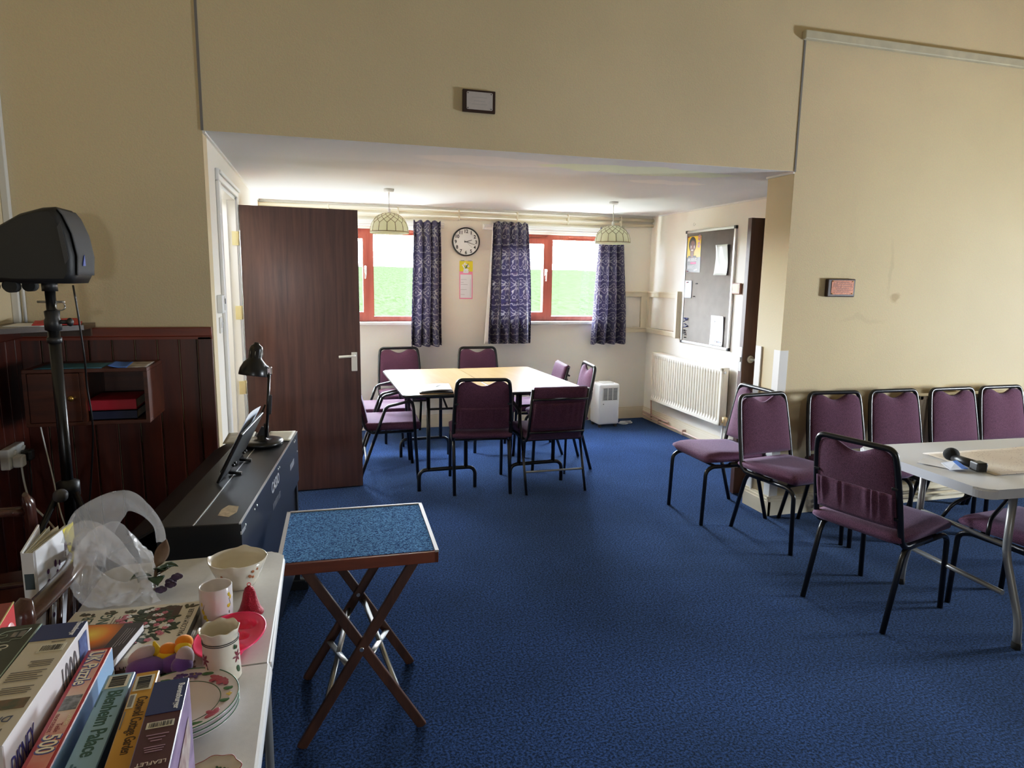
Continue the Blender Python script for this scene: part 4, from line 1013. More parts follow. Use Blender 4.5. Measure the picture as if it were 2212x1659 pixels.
# ================================================================== LEFT SIDE OF THE HALL
# loudspeaker
t_ = thing('loudspeaker', 'black bullet-shaped loudspeaker on a pole stand in the left corner', 'speaker', (-.97, 2.9, 1.49))
side_ = [(.105, 0), (.120, .03), (.124, .10), (.112, .18), (.088, .245), (.070, .272), (.03, .268), (-.04, .245), (-.11, .200), (-.16, .150), (-.188, .095), (-.192, .055), (-.178, .02), (-.15, .004), (-.08, -.002)]
b = MB(); hw = .118; n = len(side_)
rows = []
for y, s in ((-hw, .86), (-hw+.012, .95), (-hw+.035, 1.), (hw-.035, 1.), (hw-.012, .95), (hw, .86)):
    rows.append([b.bm.verts.new((-.03+(x+.03)*s, y, .13+(z-.13)*s)) for x, z in side_])
for A, B in zip(rows[:-1], rows[1:]):
    for q in range(n):
        f = b.bm.faces.new((A[q], A[(q+1) % n], B[(q+1) % n], B[q])); f.smooth = True
b.bm.faces.new(rows[0]); b.bm.faces.new(rows[-1][::-1])
b.build('cabinet', m_spk, t_)
b = MB()
fr = [(.121, .03), (.1265, .10), (.1145, .18), (.091, .243), (.074, .266)]
def gfn(u, v):
    i = min(int(v*4), 3); q = v*4-i; x = fr[i][0]*(1-q)+fr[i+1][0]*q; z = fr[i][1]*(1-q)+fr[i+1][1]*q
    return (x+.002, (-1+2*u)*(hw-.022), z)
b.grid(gfn, 12, 16); g_ = b.build('grille', m_grille, t_, True, solid=.003)
b = MB(); b.poly([(.1290, -.050, .065), (.1290, -.020, .065), (.1320, -.035, .105)], .0025, (1, 0, 0)); b.build('triangle_badge', M('blue badge', srgb(84, 104, 190), .4), g_)
b = MB(); b.poly([(.095, -hw-.001, .07), (.080, -hw-.001, .20), (.092, -hw-.001, .22), (.108, -hw-.001, .09)], .002, (0, -1, 0)); b.build('side_panel', m_grille, t_)
for x in (-.155, -.09):
    b = MB(); b.cyl((x, -.10, -.012), (x, -.06, -.012), .022, 18); b.cyl((x, .06, -.012), (x, .10, -.012), .022, 18); b.build('wheel', m_rubber, t_)
b = MB(); b.cyl((0, 0, -.03), (0, 0, .01), .026, 16); b.build('pole_socket', m_blackpl, t_)
t_ = thing('speaker_stand', 'black tripod pole stand under the loudspeaker', 'stand', (-.97, 2.9, 0))
b = MB(); b.tube([(0, 0, 1.20), (0, 0, 1.49)], .0175, 16); b.build('pole', m_black, t_)
b = MB(); b.tube([(0, 0, .30), (0, 0, 1.32)], .020, 16); b.build('lower_tube', m_black, t_)
b = MB(); b.lathe([(.0175, 1.31), (.028, 1.315), (.029, 1.35), (.024, 1.36), (.026, 1.385), (.0175, 1.39)], seg=18); b.cyl((0, 0, 1.345), (.055, -.01, 1.345), .008, 10); b.ell((.06, -.01, 1.345), (.012, .014, .016)); b.lathe([(.021, 1.265), (.025, 1.268), (.025, 1.285), (.021, 1.288)], seg=18); b.build('collar', m_blackpl, t_, True)
b = MB(); b.tube([(-.045, 0, 1.42), (.045, 0, 1.42)], .004, 8); b.tube(arc((.034, 1.405), .016, 0, 2*PI, 14, 'XZ', -.015), .0025, 6); b.build('locking_pin', m_steel, t_)
b = MB(); b.lathe([(.021, .66), (.040, .665), (.040, .72), (.021, .73)], seg=18); b.cyl((0, -.03, .69), (0, -.075, .69), .010, 10); b.build('leg_collar', m_blackpl, t_, True)
b = MB(); b.lathe([(0, -.02), (.022, -.018), (.027, 0), (.020, .02), (0, .024)], M4=Matrix.Translation((0, -.085, .69)) @ Matrix.Rotation(PI/2, 4, 'X'), seg=16); b.build('knob', M('grey knob', (.12, .12, .13), .4), t_, True)
for a in (-.6, -.6+2.094, -.6+4.188):
    d = V((math.cos(a), math.sin(a), 0)); q = .36
    b = MB(); b.tube([d*.035+V((0, 0, .68)), d*q+V((0, 0, .02))], .012, 10); lg = b.build('leg', m_black, t_)
    b = MB(); b.ell(d*q+V((0, 0, .014)), (.018, .018, .014)); b.build('rubber_foot', m_rubber, lg, True)
    b = MB(); b.tube([d*.02+V((0, 0, .34)), d*.205+V((0, 0, .33))], .008, 8); b.build('brace', m_black, t_)
b = MB(); b.tube(round_path([(-.862, 2.80, 1.485), (-.855, 2.80, 1.40), (-.85, 2.82, 1.2), (-.862, 2.85, 1.12), (-.852, 2.86, .95), (-.88, 2.88, .75), (-.92, 2.9, .5), (-.94, 2.86, .2), (-.88, 2.82, .006), (-.80, 2.9, .006)], .08, 5), .0035, 6)
tag(b.build('speaker_cable', m_black), 'thin dark cable hanging from the loudspeaker down past the pole', 'cable')

# corner shelf with papers
t_ = thing('corner_shelf', 'dark wooden shelf across the corner behind the speaker pole', 'shelf', (-1.19, 3.42, 0))
b = MB(); b.poly([(-.168, -.26, 1.274), (-.10, -.225, 1.274), (.165, .0, 1.274), (.165, .165, 1.274), (-.168, .165, 1.274)], .022); b.build('board', m_shelf, t_)
b = MB(); b.bb((-.165, .14, 1.235), (.15, .165, 1.274)); b.build('bearer', m_shelf, t_)
def flat_paper(name, label, loc, rz, w, h, mat, th=.002, curl=0.):
    b = MB()
    def f(u, v): return ((u-.5)*w, (v-.5)*h, curl*abs(2*v-1)**2*abs(2*u-1))
    b.grid(f, 8, 8); o = b.build(name, mat, None, True, solid=th); o.location = loc; o.rotation_euler = (0, 0, rz); tag(o, label, 'paper'); return o
flat_paper('paper_sheet', 'white paper lying on the corner shelf, under the red one', (-1.235, 3.43, 1.2975), .1, .15, .21, m_paper)
t_ = thing('red_folder', 'bright red folder lying on the corner shelf behind the speaker pole', 'folder', (-1.135, 3.45, 1.2995), .25)
b = MB(); b.poly([(-.09, -.08, 0), (.09, -.08, 0), (.09, .08, .003), (-.09, .08, .010)], .002); b.build('cover', m_red, t_)
b = MB(); b.poly([(-.088, -.078, .0025), (.088, -.078, .0025), (.07, .08, .020), (-.05, .08, .018)], .001); b.build('flap', m_red, t_)

# wall cupboard
t_ = thing('wall_cupboard', 'small dark wooden wall cupboard with one open bay on the pine panelling', 'cupboard', (-1.005, 3.60, .86))
cx0, cx1, D_, H_ = -.235, .25, .30, .252
b = MB(); b.bb((cx0, -D_, H_-.016), (cx1, 0, H_), .002); b.bb((cx0, -D_, 0), (cx1, 0, .016), .002); b.bb((cx0, -D_, .016), (cx0+.016, 0, H_-.016)); b.bb((cx1-.016, -D_, .016), (cx1, 0, H_-.016)); b.bb((-.018, -D_, .016), (-.002, 0, H_-.016)); b.bb((cx0+.01, -.012, .01), (cx1-.01, -.002, H_-.01)); b.build('carcass', m_cup, t_)
b = MB(); b.bb((cx0+.018, -D_-.001, .018), (-.020, -D_+.016, H_-.018), .002); dd = b.build('door', m_cup, t_)
b = MB(); b.lathe([(.006, 0), (.006, .010), (.012, .014), (.013, .020), (.008, .026), (0, .027)], seg=16, M4=Matrix.Translation((-.052, -D_-.001, .125)) @ Matrix.Rotation(PI/2, 4, 'X')); b.build('knob', m_brass, dd, True)
def flat_book(name, label, loc, rz, w, d, h, mat, rot=None):
    r = thing(name, label, 'book', loc, rz)
    b = MB(); b.bb((-w/2, -d/2, 0), (w/2, d/2, .004)); b.bb((-w/2, -d/2, h-.004), (w/2, d/2, h)); b.bb((-w/2, -d/2, 0), (w/2, -d/2+.005, h)); b.build('cover', mat, r)
    b = MB(); b.bb((-w/2+.004, -d/2+.005, .004), (w/2-.004, d/2-.005, h-.004)); b.build('page_block', m_papcream, r); return r
flat_book('hymn_book', 'thick navy book lying in the open bay of the wall cupboard, below the red one', (-.905, 3.43, .8762), 0, .185, .21, .043, m_navybk)
flat_book('hymn_book', 'thick red book lying on the navy one in the wall cupboard', (-.912, 3.435, .9195), .02, .19, .21, .048, m_redbk)
flat_paper('paper_sheet', 'white and brown brochure on the right end of the wall cupboard top', (-.815, 3.42, 1.1135), .05, .10, .2, M('brown white brochure', srgb(226, 222, 214), .5, col2=srgb(120, 100, 84), vscale=18))
t_ = thing('blue_brochure', 'bright blue curled brochure on top of the wall cupboard', 'brochure', (-.885, 3.41, 1.1135), .1)
b = MB(); b.grid(lambda u, v: ((u-.5)*.075, (v-.5)*.2, .001+.022*max(0, .6-u)**1.5*(1-v*.4)), 10, 8); b.build('leaf', m_blue, t_, True, solid=.002)
flat_paper('paper_sheet', 'dull teal sheet along the left part of the wall cupboard top', (-1.07, 3.41, 1.1133), 0, .26, .19, M('teal sheet', srgb(60, 116, 140), .6))

# double socket, plugs and cables on the left wall
t_ = thing('wall_socket', 'white double socket on the left wall panelling', 'socket', (XW+.018, 3.355, .725), PI/2)
b = MB(); b.box((0, -.018, 0), (.165, .036, .09), None, .005); b.build('box', m_plast, t_)
b = MB(); b.box((-.03, -.041, .022), (.012, .008, .02), RX(.2), .001); b.box((.055, -.041, .022), (.012, .008, .02), RX(.2), .001); b.build('rocker', m_plast2, t_)
t_ = thing('plug', 'white plug in the nearer outlet of the double socket', 'plug', (XW+.055, 3.315, .710), PI/2)
b = MB(); b.box((0, -.020, 0), (.05, .038, .052), None, .008); b.build('body', m_plast, t_)
t_ = thing('plug', 'black plug in the farther outlet of the double socket', 'plug', (XW+.055, 3.40, .715), PI/2)
b = MB(); b.box((0, -.022, 0), (.048, .042, .050), None, .010); b.build('body', m_blackpl, t_)
b = MB(); b.tube(round_path([(XW+.08, 3.315, .69), (XW+.085, 3.31, .62), (-1.22, 3.2, .55), (-1.12, 3.1, .50), (-1.0, 2.95, .42), (-.88, 2.75, .36), (-.80, 2.62, .2), (-.62, 2.45, .01), (-.5, 2.5, .008)], .12, 6), .0042, 8); tag(b.build('mains_cable', m_plast2), 'thick white cable running from the socket down towards the piano', 'cable')
b = MB(); b.tube(round_path([(-1.20, 3.33, .87), (-1.19, 3.33, .78), (-1.15, 3.28, .62), (-1.11, 3.2, .50), (-1.02, 3.05, .38), (-.9, 2.9, .2), (-.75, 2.75, .008)], .1, 6), .0032, 8); tag(b.build('mains_cable', m_plast2), 'thin white cable hanging from under the wall cupboard', 'cable')
b = MB(); b.tube(round_path([(XW+.08, 3.40, .69), (XW+.09, 3.38, .60), (-1.25, 3.28, .50), (-1.17, 3.05, .45), (-1.13, 2.9, .33), (-1.03, 2.75, .26), (-.92, 2.6, .12), (-.8, 2.55, .008)], .1, 6), .003, 8); tag(b.build('mains_cable', m_black), 'thin dark cable drooping from the black plug', 'cable')

# piano
PR = -math.atan2(.126, 1.221)
pn = thing('digital_piano', 'long black digital piano turned with its back to the room', 'piano', (-.187, 2.683, 0), PR)
L2 = .614
b = MB(); b.bb((-.238, -L2, .555), (0, L2, .79), .003); b.bb((-.375, -L2, .60), (-.238, L2, .70), .003); b.build('case', m_piano, pn)
b = MB(); b.poly([(-.238, -L2+.01, .788), (-.238, L2-.01, .788), (-.372, L2-.01, .712), (-.372, -L2+.01, .712)], .012, (-.3, 0, -.9)); b.build('key_lid', m_piano, pn)
b = MB(); b.bb((.0, -L2, .55), (.0025, L2, .788)); b.build('back_panel', m_pianoback, pn)
b = MB(); b.bb((-.03, -L2+.03, .12), (-.012, L2-.03, .56)); b.build('modesty_panel', m_pianoback, pn)
for s in (-1, 1):
    b = MB(); b.bb((-.30, s*(L2-.032)-.016, .02), (-.002, s*(L2-.032)+.016, .60), .003); lg = b.build('leg', m_piano, pn)
    b = MB(); b.bb((-.33, s*(L2-.032)-.02, 0), (.035, s*(L2-.032)+.02, .055), .006); b.build('foot', m_piano, lg)
    b = MB(); b.bb((.020, s*(L2-.032)-.021, .04), (.036, s*(L2-.032)+.021, .075), .004); b.build('foot_cap', m_steel, lg)
b = MB(); b.bb((-.135, -L2+.001, .7895), (-.132, L2-.28, .7912)); b.bb((-.004, -L2, .788), (.003, L2, .7915)); b.bb((-.0005, -L2-.001, .755), (.004, -L2+.05, .765)); b.build('highlight_edge_strip', m_alu, pn)  # long edge strip imitates a highlight line; also top groove and near bracket
b = MB()
for y in (-.56, -.42, -.38, .05, .08, .50, .53): b.ell((.003, y, .765), (.003, .005, .005))
for y in (-.60, .58): b.ell((.003, y, .70), (.003, .004, .004))
b.build('screw', m_steel, pn)
text('maker_lettering', 'CASIO', .058, m_letter, pn, (.003, -.105, .712), (0, 1, 0), (0, 0, 1), .0006, sx=1.02, bold=.0012)
b = MB()
for i in range(6): b.bb((.0025, -.09+i*.03, .645), (.0032, -.068+i*.03, .667))
b.build('faint_mark', m_letdim, pn)
b = MB()
for i in range(4): b.bb((.0025, .36+i*.03, .668), (.0032, .382+i*.03, .694))
b.build('small_mark', M('grey lettering', srgb(120, 122, 134), .5), pn)
b = MB(); b.poly([(-.083, -.535, .7903), (-.047, -.552, .7903), (-.032, -.51, .7903), (-.038, -.455, .7903), (-.072, -.44, .7903), (-.085, -.48, .7903)], .0006); b.build('sticker', M('tan sticker', srgb(196, 172, 132), .6, var=.4, vscale=70), pn)
# music rest
b = MB(); a_ = math.radians(27)
rest = MB(); rest.box((0, 0, .10), (.010, .40, .20), None, .003)
bmesh.ops.transform(rest.bm, matrix=Matrix.Translation((-.165, .0, .792)) @ Matrix.Rotation(a_, 4, 'Y'), verts=rest.bm.verts)
mr = rest.build('music_rest', m_piano, pn)
for y in (-.10, .08): b = MB(); b.ell((-.130, y, .83), (.006, .006, .006)); b.ell((-.130, y+.03, .83), (.006, .006, .006)); b.tube([(-.150, y+.01, .80), (-.105, y+.01, .795)], .006, 6); b.build('rest_hinge', m_black, mr)
t_ = thing('sheet_music', 'white sheet music leaning on the front of the piano music rest', 'paper', pn.matrix_basis @ V((-.180, .06, .800)) if False else (0, 0, 0))
t_.location = Matrix.Translation((-.187, 2.683, 0)) @ Matrix.Rotation(PR, 4, 'Z') @ V((-.178, .05, .797)); t_.rotation_euler = (0, a_, PR)
b = MB(); b.grid(lambda u, v: (-.004-.010*math.sin(u*PI)*v, (u-.5)*.30, .005+v*.215), 10, 8); b.build('sheet', m_paper2, t_, True, solid=.002)
# papers at the far end of the piano
Tp = Matrix.Translation((-.187, 2.683, 0)) @ Matrix.Rotation(PR, 4, 'Z')
def onp(x, y, z): return Tp @ V((x, y, z))
flat_paper('paper_sheet', 'off-white printed sheet under the desk lamp at the far end of the piano', onp(-.062, .515, .7935), PR, .115, .19, m_papcream)
flat_paper('paper_sheet', 'cream booklet behind the music rest at the far left end of the piano', onp(-.235, .50, .7935), PR+.1, .12, .21, M('cream booklet', srgb(206, 202, 186), .6, var=.3, vscale=30))

# desk lamp
t_ = thing('desk_lamp', 'black adjustable desk lamp standing at the far end of the piano', 'lamp', (-.262, 3.055, .7955))
b = MB(); b.lathe([(0, 0), (.088, 0), (.090, .008), (.086, .017), (.05, .019), (.02, .022), (.018, .04), (0, .04)], seg=40); b.build('base', m_black, t_, True)
b = MB(); P0, P1, P2 = V((.020, .0, .03)), V((.042, 0, .325)), V((-.028, 0, .385))
for yy in (-.008, .008): b.tube([P0+V((0, yy, 0)), P1+V((0, yy, 0))], .006, 8)
b.box((.040, 0, .175), (.012, .026, .085), RY(.07), .002)
b.tube([(.02, 0, .03), (.02, 0, .09)], .010, 10); b.box((.002, 0, .05), (.03, .012, .05), RY(.5)); b.tube([(-.015, 0, .10), (.020, 0, .175)], .004, 6)
b.build('lower_arm', m_black, t_)
b = MB(); b.box((.043, 0, .325), (.022, .026, .035), None, .004); b.cyl((.043, -.018, .325), (.043, .018, .325), .007, 10); b.build('elbow', m_chrome, t_)
b = MB()
for yy in (-.008, .008): b.tube([P1+V((0, yy, .01)), P2+V((0, yy, .0))], .0055, 8)
b.build('upper_arm', m_black, t_)
T_ = Matrix.Translation((-.024, 0, .305)) @ Matrix.Rotation(math.radians(8), 4, 'Y') @ Matrix.Rotation(math.radians(-6), 4, 'X')
b = MB(); b.lathe([(.060, 0), (.061, .006), (.058, .028), (.046, .055), (.030, .072), (.027, .078), (.028, .115), (.024, .128), (.012, .136), (.010, .144), (0, .145)], seg=36, M4=T_); sh = b.build('shade', m_black, t_, True)
b = MB(); b.lathe([(.0585, .0005), (.056, .026), (.044, .052), (.028, .068), (0, .070)], seg=36, M4=T_); b.build('reflector', m_alu, sh, True)
b = MB()
for k_ in range(8):
    a = k_*PI/4; p = [T_ @ V((.0285*math.cos(a), .0285*math.sin(a), z)) for z in (.084, .105)]; b.tube(p, .0012, 5)
b.build('vent_rib', m_steel, sh)

# wooden chairs at the left
def wood_chair(label, loc, rz):
    r = thing('wooden_chair', label, 'chair', loc, rz, 'glossy dark wooden chairs')
    b = MB(); b.poly([(x, y, .425) for x, y in rrect(-.21, -.20, .21, .20, .07)], .035); b.build('seat', m_chairwood, r)
    for sx in (-1, 1):
        for y0, y1 in ((.16, .19), (-.16, -.21)):
            b = MB(); b.tube([(sx*.165, y0, .425), (sx*.175, (y0+y1)/2, .22), (sx*.19, y1, 0)], [.018, .021, .013], 10); b.build('leg', m_chairwood, r)
    b = MB(); b.tube([(-.178, .17, .2), (.178, .17, .2)], .010, 8); b.tube([(-.178, -.185, .2), (.178, -.185, .2)], .010, 8); b.build('stretcher', m_chairwood, r)
    def yb(z): return -.17-(z-.46)*.10
    for sx in (-1, 1):
        b = MB(); b.tube([(sx*.185, yb(.46), .455), (sx*.195, yb(.6)+.006, .6), (sx*.205, yb(.75), .74), (sx*.205, yb(.84)-.012, .83), (sx*.198, yb(.87)-.02, .862)], [.026, .028, .032, .030, .012], 12, flat=.55); b.build('back_post', m_chairwood, r)
    b = MB(); pts = []
    for i in range(13):
        u = -1+2*i/12; pts.append((u*.198, yb(.80)-.035*(1-u*u), .800+.022*(1-u*u)))
    b.tube(pts, .026, 10, flat=.55); b.build('top_rail', m_chairwood, r)
    b = MB(); b.tube([(p[0], p[1]+.01, p[2]-.24) for p in pts], .014, 8, flat=.7); b.build('lower_rail', m_chairwood, r)
    for x in (-.10, -.035, .035, .10):
        b = MB(); yy = -.2
        b.tube([(x, yb(.57)-.02, .57), (x, yb(.63)-.03, .63), (x, yb(.68)-.032, .69), (x, yb(.79)-.033, .80)], [.007, .011, .007, .006], 8); b.build('spindle', m_chairwood, r)
    return r
wc = wood_chair('glossy dark wooden chair with a spindle back, close beside the cluttered table', (-.835, 1.72, 0), PI/2)
copy_thing(wc, (-1.13, 2.46, 0), D(14), 'dark wooden chair in the shadow at the far left edge, below the socket')
flat_book('large_book', 'thick pale book lying on the seat of the wooden chair', (-.78, 1.80, .4605), .1, .26, .20, .085, m_papcream)
# standing book on the chair
t_ = thing('flower_book', 'white flower book with a yellow corner standing half open on the wooden chair', 'book', (-.69, 1.87, .546), D(85))
b = MB(); b.bb((-.10, -.026, 0), (.10, -.022, .325)); b.poly([(-.10, -.022, 0), (-.10, .002, 0), (-.10, .002, .322), (-.10, -.022, .322)], .003, (-1, 0, 0)); b.poly([(-.10, .002, 0), (.09, .050, 0), (.09, .050, .325), (-.10, .002, .325)], .004, (0, 1, 0)); b.build('cover', m_paper, t_)
b = MB()
for i in range(14):
    q = i/13; b.poly([(-.098, -.02+.020*q, .003), (.093, -.02+.055*q*q, .003), (.093, -.02+.055*q*q, .318-.004*(i % 3)), (-.098, -.02+.020*q, .318)], .0008, (0, 1, 0))
b.build('page', m_papcream, t_)
b = MB(); b.poly([(.04, -.0265, .325), (.10, -.0265, .325), (.10, -.0265, .20), (.085, -.0265, .19)], .0006, (0, -1, 0)); b.build('yellow_band', m_yellow, t_)
b = MB(); rnd = random.Random(11)
for i in range(16): b.ell((-.06+.11*rnd.random(), -.0268, .13+.15*rnd.random()), (.004+.004*rnd.random(), .0006, .006+.006*rnd.random()))
b.build('flower_print', M('mauve ink', srgb(90, 50, 96), .6), t_)
b = MB(); b.bb((-.1035, -.02, .23), (-.1028, .001, .27)); b.build('spine_label', M('slate label', srgb(70, 84, 92), .6), t_)
# ================================================================== CLUTTERED TABLE IN THE FOREGROUND
TZ = .74
t_ = thing('narrow_folding_table', 'narrow white plastic folding table crowded with jigsaws and china', 'table', (0, 0, 0))
X0, X1, Y0, Y1 = -.575, -.12, .30, 1.955
b = MB(); b.poly([(x, y, TZ-.032) for x, y in rrect(X0, 1.365, X1, Y1, .035, 6)[:14]+[(X0, 1.366), (X1, 1.366)]], .032)
bmesh.ops.bevel(b.bm, geom=[e for e in b.bm.edges if abs(e.verts[0].co.z-e.verts[1].co.z) < 1e-6 and e.verts[0].co.z > TZ-.01 and max(e.verts[0].co.y, e.verts[1].co.y) > 1.37], offset=.007, segments=3, affect='EDGES')
b.build('tabletop', m_table, t_)
b = MB(); b.bb((X0, Y0, TZ-.032), (X1, 1.3635, TZ), .005); b.build('tabletop', m_table, t_)
b = MB(); b.bb((X1-.022, Y0+.01, TZ-.026), (X1+.0035, 1.36, TZ-.006), .005); b.bb((X1-.022, 1.37, TZ-.026), (X1+.0035, Y1-.04, TZ-.006), .005); b.build('edge_bead', m_tabedge, t_)
for y in (1.78, .48):
    b = MB()
    for x in (X0+.05, X1-.05): b.tube([(x, y, 0), (x, y, TZ-.03)], .012, 10)
    b.tube([(X0+.05, y, .16), (X1-.05, y, .16)], .010, 8); b.build('leg_frame', m_silver, t_)

def lines(parent, name, mat, items, z, th=.0004):
    b = MB()
    for x0, y0, x1, y1 in items: b.bb((x0, y0, z), (x1, y1, z+th))
    return b.build(name, mat, parent)
def barcode(parent, x0, y0, x1, y1, z, vertical=True):
    lines(parent, 'barcode_label', m_papcream, [(x0, y0, x1, y1)], z)
    rn = random.Random(int(abs(x0*1e4))); it = []
    if vertical:
        x = x0+.1*(x1-x0)
        while x < x1-.1*(x1-x0):
            w = (x1-x0)*rn.choice((.02, .03, .05)); it.append((x, y0+.15*(y1-y0), x+w, y1-.15*(y1-y0))); x += w+(x1-x0)*rn.choice((.02, .04))
    else:
        y = y0+.1*(y1-y0)
        while y < y1-.1*(y1-y0):
            w = (y1-y0)*rn.choice((.02, .03, .05)); it.append((x0+.15*(x1-x0), y, x1-.15*(x1-x0), y+w)); y += w+(y1-y0)*rn.choice((.02, .04))
    lines(parent, 'barcode_bar', m_ink, it, z+.0004)
m_prt = M('grey print', srgb(110, 104, 98), .6)
m_navyprint = M('navy print', srgb(22, 46, 104), .35)
m_pic1 = M('russet green picture', srgb(120, 86, 66), .4, col2=srgb(62, 78, 58), vscale=90)
m_pic2 = M('hill town picture', srgb(150, 150, 150), .4, col2=srgb(44, 46, 44), vscale=110)
m_pic3 = M('warm bright picture', srgb(220, 180, 140), .4, col2=srgb(130, 62, 44), vscale=80)
m_pic4 = M('purple street picture', srgb(186, 160, 196), .3, col2=srgb(92, 66, 120), vscale=40, stretch=(1, .35, 1))
BOXG = 'jigsaw boxes standing on edge'
def jig(label, xr, yf, w, L, h, rz, mats):
    """mats: spine, right face, ends/left"""
    r = thing('jigsaw_box', label, 'jigsaw box', (xr, yf, TZ), rz, BOXG)
    b = MB(); b.box((-w/2, -L/2, h/2), (w, L, h), None, .0012, 1)
    o = b.build('box', list(mats), r)
    for p in o.data.polygons:
        n = p.normal; p.material_index = 0 if n.z > .9 else (1 if n.x > .9 else 2)
    return r
gl = lambda nm, c, r_=.3: M(nm, srgb(*c), r_)
# maroon box with navy end
g = jig('maroon jigsaw box with a navy end, rightmost of the jigsaw boxes, beside the plates', -.183, .908, .042, .36, .26, D(3.2), (gl('maroon card', (74, 34, 50)), m_pic4, gl('dark plum card', (84, 60, 104))))
zt = .2602
lines(g, 'navy_end', m_navyprint, [(-.0415, -.072, -.0005, -.0005)], zt)
text('maker_lettering', 'Ravensburger', .0100, m_paper, g, (-.0105, -.012, zt+.0005), (0, -1, 0), (1, 0, 0), .0002, bold=.0002)
barcode(g, -.036, -.100, -.006, -.088, zt)
b = MB()
for i, (w_, y_) in enumerate(((.012, -.112), (.009, -.118), (.006, -.123), (.011, -.134), (.010, -.138), (.009, -.142))): b.bb((-.021-w_, y_-.0011, zt), (-.021+w_, y_, zt+.0003))
b.bb((-.036, -.194, zt), (-.010, -.1932, zt+.0003)); b.build('small_print', M('mauve print', srgb(176, 140, 160), .5), g)
text('lettering', 'LEAFLET', .0085, M('cream print', srgb(226, 206, 190), .5), g, (-.0205, -.160, zt+.0003), (-1, 0, 0), (0, -1, 0), .0002, 'CENTER')
lines(g, 'cross_mark', M('cream print', srgb(226, 206, 190), .5), [(-.0235, -.1735, -.0185, -.1722), (-.0216, -.1755, -.0204, -.1702)], zt)
lines(g, 'picture', m_pic3, [(-.036, -.30, -.006, -.2)], zt)
b = MB(); b.poly([(.0008, -.20, .10), (.0008, -.03, .19), (.0008, -.035, .225), (.0008, -.20, .22)], .0005, (1, 0, 0)); b.build('picture', M('pale house picture', srgb(206, 196, 190), .3, col2=srgb(150, 110, 110), vscale=50), g)
# mustard box
f_ = jig('mustard yellow jigsaw box about a cottage garden, between the light blue and maroon boxes', -.231, .963, .029, .36, .245, D(3.4), (gl('mustard card', (206, 152, 58)), gl('brown card', (110, 80, 50)), gl('mustard side card', (190, 136, 50))))
zt = .2452
barcode(f_, -.0265, -.045, -.004, -.010, zt, False)
lines(f_, 'white_tag', m_papcream, [(-.0275, -.083, -.0195, -.052)], zt)
lines(f_, 'small_print', m_prt, [(-.0262, -.08, -.0215, -.055), (-.027, -.125, -.0255, -.09), (-.0235, -.26, -.021, -.22), (-.019, -.25, -.017, -.215)], zt+.0004)
text('title_lettering', 'Cotswold Cottage Garden', .0170, gl('dark brown print', (70, 44, 22)), f_, (-.0165, -.060, zt), (0, -1, 0), (1, 0, 0), .0002, sx=.62, bold=.0002)
# light blue box
e_ = jig('light blue jigsaw box lettered Blenheim Palace', -.267, .985, .035, .36, .235, D(1.7), (gl('light blue card', (140, 180, 206)), gl('navy sky card', (42, 70, 112)), gl('blue side card', (90, 130, 170))))
zt = .2352
barcode(e_, -.031, -.036, -.004, -.006, zt, False)
text('title_lettering', 'Blenheim Palace', .0255, gl('dark green print', (34, 84, 78)), e_, (-.0235, -.042, zt), (0, -1, 0), (1, 0, 0), .0002, sx=.80, bold=.0004)
lines(e_, 'small_print', gl('teal print', (60, 104, 120)), [(-.033, -.075, -.0315, -.04), (-.029, -.25, -.0265, -.185), (-.0245, -.25, -.022, -.19)], zt)
# red box
d_ = jig('red and cream jigsaw box with striped rainbow lettering', -.317, 1.063, .0325, .36, .235, D(1.3), (gl('red card', (178, 34, 44)), gl('sky blue card', (150, 184, 218)), gl('red side card', (150, 24, 36))))
zt = .2352
m_grad = M('cream to red print', srgb(226, 206, 180), .4, col2=srgb(206, 60, 36), vscale=9)
lines(d_, 'cream_panel', m_grad, [(-.0265, -.30, -.005, -.006)], zt)
m_blu = gl('blue shadow print', (70, 74, 140)); m_wht = gl('pale letter print', (240, 226, 190))
for s, y_, sz, sx in (('UK Puzzle', -.010, .0255, .80), ('500', -.200, .0275, .86)):
    text('lettering_shadow', s, sz, m_blu, d_, (-.0255, y_-.0008, zt+.0005), (0, -1, 0), (1, 0, 0), .0002, sx=sx, bold=.0016)
    text('title_lettering', s, sz, m_wht, d_, (-.0255, y_, zt+.0010), (0, -1, 0), (1, 0, 0), .0002, sx=sx, bold=.0002)
lines(d_, 'picture', m_pic2, [(-.0262, -.152, -.006, -.120)], zt+.0004)
text('small_lettering', 'morceaux', .009, gl('maroon letters', (150, 50, 60)), d_, (-.0255, -.158, zt+.0005), (0, -1, 0), (1, 0, 0), .0002)
text('small_lettering', 'Teile', .009, gl('maroon letters', (150, 50, 60)), d_, (-.0185, -.178, zt+.0005), (0, -1, 0), (1, 0, 0), .0002)
text('small_lettering', 'stukjes', .008, m_wht, d_, (-.0105, -.162, zt+.0005), (0, -1, 0), (1, 0, 0), .0002)
text('side_lettering', '00', .05, m_paper, d_, (.0008, -.285, .15), (0, 1, 0), (0, 0, 1), .0003, sx=.6, shear=.3)
b = MB(); b.poly([(.0006, -.07, .1), (.0006, -.004, .1), (.0006, -.004, .20), (.0006, -.03, .19), (.0006, -.07, .15)], .0004, (1, 0, 0)); b.build('picture', M('grey green scene', srgb(120, 120, 104), .4, col2=srgb(70, 70, 60), vscale=120), d_)
